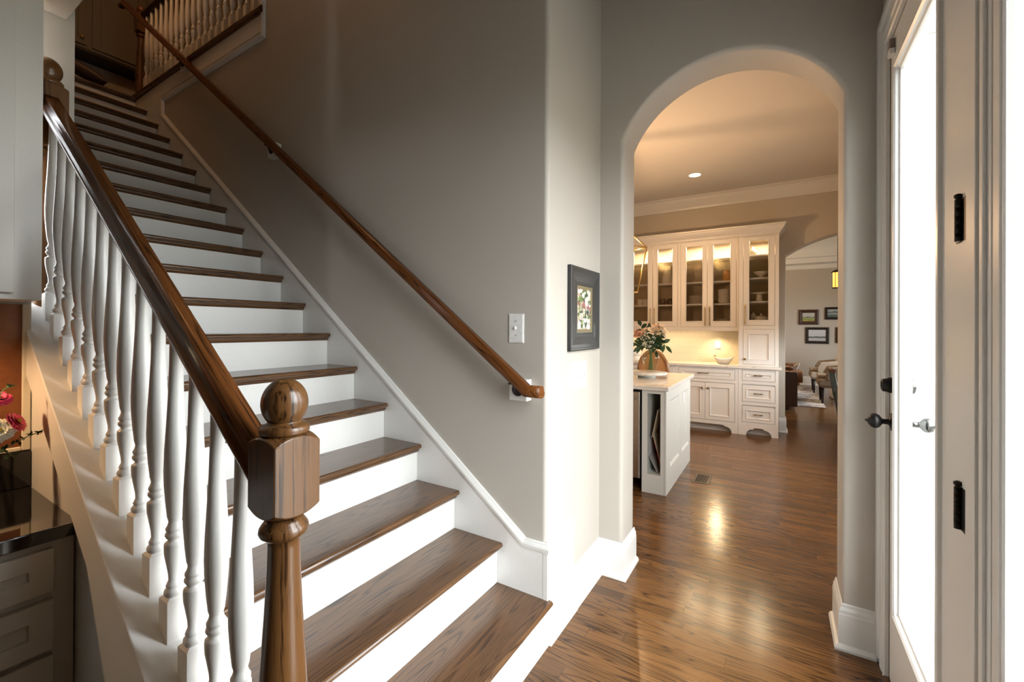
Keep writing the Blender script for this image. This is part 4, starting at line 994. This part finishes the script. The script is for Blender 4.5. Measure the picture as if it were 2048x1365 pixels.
base_unit('wide cream base cabinet with one drawer over two doors right of the island', -1.245, -.450, [(.708, .842)], [(-1.194, -.853, .150, .655, -.89), (-.849, -.490, .150, .655, -.812)], -1.17, -.525, (-.85, YC, 0))
base_unit('cream base cabinet mostly hidden behind the vase and island', -2.05, -1.247, [(.708, .842)], [(-1.99, -1.65, .150, .655, -1.69), (-1.645, -1.29, .150, .655, -1.60)], -1.97, -1.32, (-1.65, YC, 0))
wt = MB().box(-3.2, .042, YC - .035, YB - .002, .870, .903).build('kitchen_countertop', QUARTZ, None, .003)
tag(wt, 'long pale quartz counter along the kitchen back wall', 'countertop')
bsp = MB().box(-3.2, -.450, YB - .010, YB - .001, .904, 1.40).build('tile_backsplash', TILE)
tag(bsp, 'cream relief tile backsplash glowing under the wall cabinets', 'backsplash')
YU = 6.50; KU = YU / YC
ux = lambda x: x * KU
uz = lambda z: CAMH + (z - CAMH) * KU
def glass_door(t, x0, x1, z0, z1, gx0, gx1, gz0, gz1, y, hx, hz):
    d = MB(); q = lambda i, dd, a=(gx0, gx1, gz0, gz1): [(a[0]+i, y+dd, a[2]+i), (a[1]-i, y+dd, a[2]+i), (a[1]-i, y+dd, a[3]-i), (a[0]+i, y+dd, a[3]-i)]
    o = (x0, x1, z0, z1)
    d.loops([q(0, .021, o), q(0, 0, o), q(-.016, 0), q(-.013, -.004), q(-.006, -.004), q(0, .006), q(0, .021)], True, False, False, cyc=True)
    do = d.build('cabinet_door', CABW, t, .0006, 1)
    w = MB(); sp, wr_, yy = .0165, .0017, y + .013; W_, H_ = gx1 - gx0, gz1 - gz0
    k = -H_
    while k < W_:
        for sg in (0, 1):
            a0, a1 = max(0, k), min(W_, k + H_)
            if a1 - a0 > .004:
                p, qv = (a0, a0 - k), (a1, a1 - k)
                if sg: p, qv = (W_ - p[0], p[1]), (W_ - qv[0], qv[1])
                A, B_ = Vector((gx0 + p[0], yy, gz0 + p[1])), Vector((gx0 + qv[0], yy, gz0 + qv[1]))
                pd = (B_ - A).normalized().cross(Vector((0, 1, 0))) * wr_; yd = Vector((0, wr_, 0))
                w.loops([[tuple(c + pd), tuple(c + yd), tuple(c - pd), tuple(c - yd)] for c in (A, B_)], caps=False)
        k += sp * 1.4142
    w.build('wire_mesh', BRASSD, do)
    handle(do, (hx, y, hz), (hx, y, hz + .20), (0, -.030, 0), BRASS, .0055, .03)
    return do
def shell(t, x0, x1, y0, y1, z0, z1, shelves, top):
    m = MB(); th = .018
    m.box(x0, x0 + th, y0, y1, z0, z1); m.box(x1 - th, x1, y0, y1, z0, z1); m.box(x0, x1, y0, y1, z1 - th, z1); m.box(x0, x1, y0, y1, z0, z0 + th); m.box(x0, x1, y1 - .006, y1, z0, z1)
    m.build('cabinet_body', CABIN, t)
    for z in shelves: MB().box(x0 + th, x1 - th, y0 + .03, y1 - .006, z - .011, z + .011).build('shelf', CABW, t, .002, 1)
CROWN = [(0, 0), (.012, .0), (.012, .016), (.020, .030), (.040, .052), (.060, .082), (.066, .100), (.074, .103), (.074, .122), (0, .122)]
def upper_unit(label, x0, x1, doors, side_stile):
    t = thing('wall_cabinet', label, 'cabinet', ((x0 + x1)/2, YU, 1.41))
    z0, z1 = uz(1.405), uz(2.615)
    shell(t, x0 + .004, x1 - .004, YU + .023, YB - .002, z0 + .012, z1, [uz(1.725), uz(2.032), uz(2.345)], 0)
    f = MB(); xs = [x0] + [v for d in doors for v in (d[0], d[1])] + [x1]
    f.box(x0, x1, YU, YU + .022, uz(2.597), z1); f.box(x0, x1, YU, YU + .022, z0 - .011, uz(1.414))
    f.box(x0, doors[0][0] - .003, YU, YU + .022, uz(1.4142), uz(2.5968)); f.box(doors[-1][1] + .003, x1, YU, YU + .022, uz(1.4142), uz(2.5968))
    f.box(x0, x1, YU - .004, YU + .03, z0 - .045, z0 - .012)
    f.build('face_frame', CABW, t)
    for d in doors:
        glass_door(t, d[0], d[1], uz(1.417), uz(2.594), d[2], d[3], uz(1.495), uz(2.53), YU, d[4], uz(1.46))
    return t
A_ = upper_unit('left wall cabinet pair with wire mesh doors holding mugs and a tall pitcher', ux(-1.945), ux(-1.200), [tuple(map(ux, (-1.905, -1.562, -1.835, -1.634, -1.588))), tuple(map(ux, (-1.557, -1.216, -1.486, -1.288, -1.530)))], .03)
B_ = upper_unit('middle wall cabinet pair with wire mesh doors holding stacked plates', ux(-1.199), ux(-.448), [tuple(map(ux, (-1.171, -.831, -1.098, -.893, -.855))), tuple(map(ux, (-.827, -.476, -.752, -.548, -.800)))], .03)
kc = MB().sweep([(ux(-.448), YU, uz(2.615)), (ux(-2.8), YU, uz(2.615))], (0, 0, 1), CROWN).build('cabinet_crown', CABW, B_)
tw = thing('tower_cabinet', 'tall narrow right end cabinet with one mesh door above a solid door', 'cabinet', (-.22, YC, .904))
TX0, TX1 = -.446, .007
shell(tw, TX0 + .004, TX1 - .004, YC + .023, YB - .002, 1.40, 2.605, [1.742, 2.052, 2.352], 0)
m = MB().box(TX0 + .003, TX1 - .003, YC + .023, YB - .002, .904, 1.40); m.build('lower_body', CABW, tw)
f = MB(); f.box(TX0, -.394, YC, YC + .022, .904, 2.597); f.box(-.035, TX1, YC, YC + .022, .904, 2.597); f.box(TX0, TX1, YC, YC + .022, 2.5975, 2.66); f.box(-.3938, -.0352, YC, YC + .022, 1.388, 1.434); f.box(-.3938, -.0352, YC, YC + .022, .904, .926)
f.box(TX0 - .0, TX0 + .0025, YC + .0222, YB - .002, .904, 2.62); f.box(TX1 - .0025, TX1, YC + .0222, YB - .002, .904, 2.62)
f.build('face_frame', CABW, tw)
glass_door(tw, -.391, -.038, 1.437, 2.595, -.322, -.111, 1.507, 2.540, YC, -.372, 1.48)
d = MB(); d.rects(-.391, -.038, .929, 1.385, RAISED(.052), FY(YC)); do = d.build('cabinet_door', CABW, tw); knob(do, (-.370, YC - .0005, .992))
MB().sweep([(TX1, YB - .002, 2.612), (TX1, YC, 2.612), (TX0, YC, 2.612), (TX0, YB - .002, 2.612)], (0, 0, 1), CROWN).build('cabinet_crown', CABW, tw)
# dishes
def lathe_thing(name, label, cat, c, prof, mat, group=None, seg=28):
    o = MB().lathe(prof, c, seg).build(name, mat); return tag(o, label, cat, group)
def put(src, loc0, loc, label): 
    o = src.copy(); COL.objects.link(o); o.location = Vector(loc) - Vector(loc0); o['label'] = label; return o
YD = 6.70
ORD = ['lowest', 'second', 'third', 'fourth', 'fifth', 'sixth', 'seventh', 'eighth', 'ninth', 'tenth']
plate_src = None
def plates(x, z, n, where, group, step=.0155):
    global plate_src
    for k in range(n):
        lb = '%s plate up in the stack %s' % (ORD[k], where)
        c = (x, YD, z + .0005 + step*k)
        if plate_src is None:
            o = lathe_thing('dinner_plate', lb, 'plate', c, [(.055, 0), (.058, .003), (.105, .010), (.108, .013), (.104, .014), (.056, .006), (.001, .006)], CHINA, group); plate_src = (o, c)
        else: o = put(plate_src[0], plate_src[1], c, lb); o['group'] = group
S1, S2, S3 = uz(1.725) + .011, uz(2.032) + .011, uz(2.345) + .011
S0 = uz(1.405) + .012 + .018
plates(ux(-1.00), S0, 5, 'on the cabinet floor behind the third mesh door', 'plates on the floor of the middle cabinet')
plates(ux(-1.00), S1, 8, 'on the middle shelf behind the third mesh door', 'plates on the middle shelf')
plates(ux(-.65), S0, 6, 'on the cabinet floor behind the fourth mesh door', 'plates under the bowls behind the fourth door')
bw = None
for k in range(9):
    c = (ux(-.635), YD, S1 + .0005 + .0205*k); lb = '%s bowl up in the tall stack behind the fourth mesh door' % ORD[k]
    if bw is None: bw = (lathe_thing('cereal_bowl', lb, 'bowl', c, [(.04, 0), (.075, .018), (.088, .036), (.086, .037), (.072, .022), (.001, .010)], CHINA, 'bowls in the tall stack'), c)
    else: put(bw[0], bw[1], c, lb)
lathe_thing('small_bowl', 'small dark bowl left of the tall bowl stack', 'bowl', (ux(-.755), YD + .02, S1), [(.03, 0), (.05, .03), (.055, .05), (.05, .05), (.001, .01)], CHINAB)
lathe_thing('amber_jar', 'amber jar on the upper shelf behind the fourth mesh door', 'jar', (ux(-.60), YD, S2), [(.052, 0), (.060, .01), (.060, .10), (.048, .125), (.046, .14), (.052, .142), (.052, .152), (.001, .155)], AMBER)
lathe_thing('tall_pitcher', 'cream tall pitcher on the upper shelf behind the second mesh door', 'pitcher', (ux(-1.395), YD, S2), [(.060, 0), (.078, .03), (.080, .08), (.062, .15), (.045, .20), (.043, .24), (.050, .27), (.046, .27), (.038, .24), (.001, .2)], CHINA)
def mug(x, z, mat, label, group):
    t = thing('mug', label, 'mug', (x, YD - .04, z), group)
    MB().lathe([(.034, 0), (.038, .004), (.040, .092), (.037, .092), (.034, .01), (.001, .008)], (x, YD - .04, z), 24).build('mug_body', mat, t)
    MB().tube([(x + .036, YD - .04, z + .075), (x + .060, YD - .04, z + .07), (x + .064, YD - .04, z + .045), (x + .058, YD - .04, z + .025), (x + .036, YD - .04, z + .02)], .005, 8).build('mug_handle', mat, t)
    return t
mug(ux(-1.452), S1, CHINAB, 'left of the two black mugs behind the second mesh door', 'black mugs')
mug(ux(-1.345), S1, CHINAB, 'right of the two black mugs behind the second mesh door', 'black mugs')
mug(ux(-1.785), S1, CHINA, 'leftmost of three cream mugs behind the first mesh door', 'cream mugs')
mug(ux(-1.705), S1, CHINA, 'middle one of three cream mugs behind the first mesh door', 'cream mugs')
mug(ux(-1.650), S1, CHINA, 'rightmost of three cream mugs behind the first mesh door', 'cream mugs')
YT = 6.62
lathe_thing('footed_bowl', 'cream footed bowl high in the tall end cabinet', 'bowl', (-.195, YT, 2.063), [(.045, 0), (.047, .006), (.028, .02), (.030, .03), (.07, .055), (.092, .085), (.090, .087), (.066, .062), (.001, .04)], CHINA)
lathe_thing('cake_stand', 'cream pedestal cake stand in the tall end cabinet', 'cake stand', (-.215, YT, 1.753), [(.055, 0), (.05, .01), (.036, .05), (.034, .085), (.04, .10), (.120, .106), (.124, .118), (.001, .118)], CHINA)
lathe_thing('lidded_dish', 'cream lidded dish on the floor of the tall end cabinet', 'dish', (-.195, YT, 1.418), [(.05, .0), (.085, .04), (.095, .10), (.09, .125), (.04, .145), (.012, .15), (.014, .17), (.001, .18)], CHINA)
lathe_thing('lidded_jar', 'cream small lidded jar left of the lidded dish', 'jar', (-.285, YT, 1.418), [(.03, 0), (.04, .05), (.036, .15), (.03, .165), (.008, .18), (.010, .195), (.001, .2)], CHINA)
lathe_thing('round_vase', 'pale round vase in the lit top compartment of the tall cabinet', 'vase', (-.30, YT, 2.363), [(.02, 0), (.045, .03), (.05, .06), (.035, .095), (.02, .11), (.022, .12), (.001, .115)], plain('celadon', (.55, .55, .42), .3))
# lamps in the cabinets (small recessed lights in the cabinet tops)
for x, z in ((ux(-1.74), uz(2.595)), (ux(-1.39), uz(2.595)), (ux(-1.0), uz(2.595)), (ux(-.65), uz(2.595)), (-.215, 2.583)):
    lamp('cabinet_light', 'AREA', (x, 6.62, z - .022), 16, (1, .80, .50), .07, rot=(0, 0, 0))
lamp('under_cabinet_light', 'SPOT', (ux(-.735), 6.74, 1.385), 22, (1, .74, .42), .03, rot=(radians(-28), 0, 0), spot=radians(140))
lamp('under_cabinet_strip', 'AREA', (-1.6, 6.66, 1.385), 5, (1, .72, .40), 1.6, .03)
# counter things
bo = thing('boat_bowl', 'cream boat shaped bowl on the counter below the outlet', 'bowl', (-.64, 6.62, .904))
m = MB(); R = []
for z, a, b_, sh in ((0, .055, .04, 0), (.006, .075, .05, 0), (.04, .105, .07, .01), (.07, .13, .08, .03), (.072, .124, .074, .03), (.04, .095, .06, .01), (.012, .06, .04, 0)):
    R.append([(-.64 + a*cos(t), 6.62 + b_*sin(t), .904 + z + sh * (abs(cos(t))**3) * 1.5) for t in [2*pi*k/32 for k in range(32)]])
m.loops(R, smooth=True); m.build('bowl_body', CHINA, bo)
MB().tube([(-.768, 6.62, 1.012), (-.752, 6.60, 1.018), (-.735, 6.59, 1.013)], .006, 8).build('wooden_grip', BRASSD, bo)
ou = thing('wall_outlet', 'white outlet plate on the tile backsplash above the boat bowl', 'outlet', (-.735, YB - .01, 1.16))
m = MB(); m.rects(-.775, -.700, 1.10, 1.218, [(0, 0), (0, -.004), (.004, -.006), (.02, -.006)], FY(YB - .010)); m.build('outlet_plate', PLATEW, ou)
for z in (1.125, 1.168): MB().box(-.754, -.721, YB - .018, YB - .0165, z, z + .028).build('socket', PLATEW, ou, .003)
cn = thing('stacked_canister', 'white lidded canister on the counter at the left behind the vase', 'canister', (-1.85, 6.6, .904))
MB().lathe([(.075, 0), (.08, .005), (.08, .07), (.075, .075)], (-1.86, 6.60, .904), 28).build('canister_body', WHITEF, cn)
MB().lathe([(.070, 0), (.092, .012), (.094, .05), (.085, .07), (.001, .078)], (-1.86, 6.60, .980), 28).build('canister_lid', WHITEF, cn)

# ------------------------------------------------------------------ kitchen lamps
cl = thing('recessed_light', 'round lit recessed light in the kitchen ceiling', 'ceiling light', (-.905, 5.87, KC))
MB().lathe([(.066, 0), (.082, 0), (.084, -.003), (.080, -.006), (.068, -.006), (.066, 0)], (-.905, 5.87, KC), 36, caps=False).build('trim_ring', WHITE, cl)
MB().lathe([(.066, -.0015), (.001, -.0015)], (-.905, 5.87, KC), 32).build('bulb', LAMPW, cl)
lamp('recessed_lamp', 'SPOT', (-.905, 5.87, KC - .01), 32, WARM, .06, spot=radians(115))
for x, y in ((-2.3, 5.87), (-.2, 3.6), (-2.3, 3.6)): lamp('recessed_lamp', 'SPOT', (x, y, KC - .01), 32, WARM, .06, spot=radians(115))
pl = thing('pendant_lantern', 'gold open frame lantern hanging over the island at the arch edge', 'pendant lamp', (-1.35, 4.4, 1.75))
LX, LY = -1.345, 4.40
m = MB()
def ringp(h, z): return [(LX + h*c_, LY + h*s_, z) for c_, s_ in ((1, .25), (-.25, 1), (-1, -.25), (.25, -1))]
T_, Bt = ringp(.205, 2.215), ringp(.120, 1.76)
for i in range(4):
    m.tube([T_[i], T_[(i+1) % 4]], .0075, 6); m.tube([Bt[i], Bt[(i+1) % 4]], .0075, 6); m.tube([T_[i], Bt[i]], .0075, 6); m.tube([T_[i], (LX, LY, 2.42)], .0075, 6)
m.build('lantern_frame', BRASS, pl)
MB().tube([(LX, LY, 2.42), (LX, LY, KC)], .006, 8).build('hanging_rod', BRASS, pl)
MB().ball((LX, LY, 2.05), .035, 12, 8).build('bulb', LAMPW, pl)
lamp('pendant_lamp', 'POINT', (LX, LY, 2.12), 60, WARM, .03)

# ------------------------------------------------------------------ living room
rg = MB().box(-1.6, .722, 9.375, 12.4, .0005, .010).build('area_rug', RUG); tag(rg, 'faded grey patterned rug on the living room floor', 'rug')
so = thing('leather_sofa', 'dark brown leather sofa seen end on through the far archway', 'sofa', (-.2, 9.8, 0))
MB().box(-.50, .265, 8.84, 10.9, .05, .40).build('sofa_base', LEATHER, so, .02)
for y0 in (8.82, 10.72):
    m = MB(); m.prism([(-.55, .06), (.285, .06), (.285, .60), (.275, .655), (-.55, .66)], 'y', y0, y0 + .05); m.build('arm_panel', LEATHER, so, .012)
    m = MB(); m.loops([[(x, y0 + .12 + .115*cos(a), .57 + .105*sin(a)) for a in [2*pi*k/18 for k in range(18)]] for x in (-.5, .30, .345, .36)], smooth=True); m.build('arm_roll', TANL, so)
MB().box(-.62, -.42, 8.84, 10.9, .05, .86).build('sofa_back', LEATHER, so, .05, 4)
MB().box(-.42, .33, 9.02, 10.72, .40, .52).build('seat_cushion', TANL, so, .04, 3)
MB().box(-.45, -.22, 9.0, 10.74, .50, .80).build('back_cushion', LEATHER, so, .06, 3)
m = MB(); m.ball((.155, 9.02, .715), .07, 16, 10, (1.25, 1.5, .55)); tag(m.build('roll_cushion', TANL), 'tan leather cushion resting on top of the sofa arm', 'cushion')
m = MB(); m.prism([(.215, .662), (.275, .662), (.325, .80), (.23, .755)], 'y', 8.98, 9.06); tag(m.build('throw_pillow', WHITEF, None, .012, 3), 'white pillow corner sticking up behind the sofa arm', 'pillow')
def armchair(label, x, y, s=1.):
    t = thing('armchair', label, 'armchair', (x, y, 0), 'beige armchairs in the living room')
    X = lambda v: x + v
    m = MB(); m.loops([[(X(.02), y - .29, .30), (X(.72), y - .29, .30), (X(.72), y + .29, .30), (X(.02), y + .29, .30)], [(X(-.03), y - .31, .36), (X(.75), y - .31, .36), (X(.75), y + .31, .36), (X(-.03), y + .31, .36)], [(X(-.01), y - .31, .47), (X(.75), y - .31, .47), (X(.75), y + .31, .47), (X(-.01), y + .31, .47)]]); m.build('seat_frame', TAUPE, t, .03, 3)
    MB().box(X(-.02), X(.60), y - .22, y + .22, .47, .54).build('seat_cushion', LINEN, t, .03, 3)
    for sg in (-1, 1):
        m = MB(); yy = y + sg*.27
        m.loops([[(xx, yy - .05, z0), (xx, yy + .05, z0), (xx, yy + .06, z1), (xx, yy - .06, z1)] for xx, z0, z1 in ((X(.10), .44, .56), (X(.16), .44, .68), (X(.45), .44, .72), (X(.70), .44, .80))]); m.build('arm', TAUPE, t, .025, 3)
        for xx, k in ((X(.05), 0), (X(.66), .06)):
            MB().tube([(xx, y + sg*.24, .31), (xx + k, y + sg*.24, .0)], [.028, .016], 10).build('leg', DARKLEG, t)
    m = MB(); m.loops([[(X(.52), y - .28, .45), (X(.66), y - .28, .45), (X(.66), y + .28, .45), (X(.52), y + .28, .45)], [(X(.60), y - .28, .78), (X(.72), y - .28, .78), (X(.72), y + .28, .78), (X(.60), y + .28, .78)], [(X(.68), y - .24, 1.04), (X(.77), y - .24, 1.04), (X(.77), y + .24, 1.04), (X(.68), y + .24, 1.04)]]); m.build('backrest', TAUPE, t, .03, 3)
    return t
armchair('beige armchair farther from the archway beside the far wall', .615, 11.64)
armchair('beige armchair nearer the archway on the rug edge', .655, 10.12)
m = MB(); m.ball((1.115, 11.62, .735), .19, 18, 12, (.32, 1., .95)); tag(m.build('throw_pillow', WHITEF), 'white pillow against the back of the farther armchair', 'pillow')
ot = MB().box(.905, 1.45, 10.62, 11.2, .01, .30).build('storage_ottoman', WHITEF, None, .02, 3); tag(ot, 'low pale ottoman on the floor right of the armchairs', 'ottoman')
gc = thing('dining_chair', 'grey green painted chair back leaning at the right arch edge', 'chair', (.95, 8.0, 0))
for yy in (7.86, 8.30):
    MB().tube([(.685, yy, .775), (.735, yy, .46), (.785, yy, .20), (.80, yy, 0)], [.022, .026, .026, .02], 10).build('leg', GREYWOOD, gc)
    MB().tube([(1.18, yy, .45), (1.18, yy, 0)], [.024, .018], 10).build('leg', GREYWOOD, gc)
MB().tube([(.685, 7.82, .775), (.675, 8.08, .785), (.685, 8.34, .775)], .03, 10).build('top_rail', TANL, gc)
MB().box(.72, 1.22, 7.84, 8.32, .43, .48).build('seat', GREYWOOD, gc, .015)
la = thing('amber_lantern', 'amber glowing lantern hanging at the right edge of the archway', 'pendant lamp', (.85, 9.0, 2.08))
MB().lathe([(.070, 0), (.070, .24), (.001, .241)], (.845, 9.0, 2.10), 24).build('lamp_shade', SHADEM, la)
m = MB(); m.lathe([(.080, 0), (.082, .012), (.072, .014)], (.845, 9.0, 2.075), 24); m.lathe([(.090, 0), (.092, .02), (.03, .05)], (.845, 9.0, 2.34), 24)
for k in range(6): a = 2*pi*k/6; m.tube([(.845 + .075*cos(a), 9 + .075*sin(a), 2.08), (.845 + .075*cos(a), 9 + .075*sin(a), 2.35)], .004, 6)
m.tube([(.845, 9, 2.38), (.845, 9, LC)], .006, 6); m.build('lantern_cage', BLACKM, la)
def pic(label, x0, x1, z0, z1, fw, fmat, cv, o):
    t = thing('wall_picture', label, 'picture', ((x0 + x1)/2, 13.0, z0), 'pictures on the living room wall')
    m = MB(); m.rects(x0, x1, z0, z1, [(0, -.001), (0, -.035), (fw*.4, -.045), (fw*.8, -.03), (fw, -.03), (fw, -.001)], lambda u, v, d: (u, 12.998 + d, v), closed=True); m.build('frame', fmat, t)
    t.location = ((x0 + x1)/2, 13.0, z0 + fw); 
    for c in t.children: c.location = Vector(((x0 + x1)/2, 13.0, z0)) - t.location
    cvm = MB().box(x0 + fw - .004, x1 - fw + .004, 12.980, 12.995, z0 + fw - .004, z1 - fw + .004); cvm.build('canvas', cv, t)
S_ = 13/12.95
pic('small green field picture in brown frame upper left on the far wall', .432, .848, 1.505, 1.873, .082, FRAMEB, CV_FIELD, 0)
pic('pale seashore picture in dark frame lower on the far wall', .578, 1.052, 1.036, 1.436, .062, FRAMED, CV_SEA, 0)
pic('cloudy landscape picture in dark frame upper right on the far wall', .966, 1.36, 1.628, 1.925, .055, FRAMED, CV_CLOUD, 0)
pic('dark framed picture barely showing at the right arch edge', 1.178, 1.60, 1.06, 1.437, .06, FRAMEB, CV_CLOUD, 0)

# ------------------------------------------------------------------ upstairs lamp
lamp('upstairs_lamp', 'POINT', (-4.1, 1.15, 5.5), 22, (1, .50, .20), .12)
lamp('living_warm_fill', 'POINT', (-.6, 10.2, 3.1), 95, (1, .70, .42), .15)  # added warm fill for the living room, no fixture is built
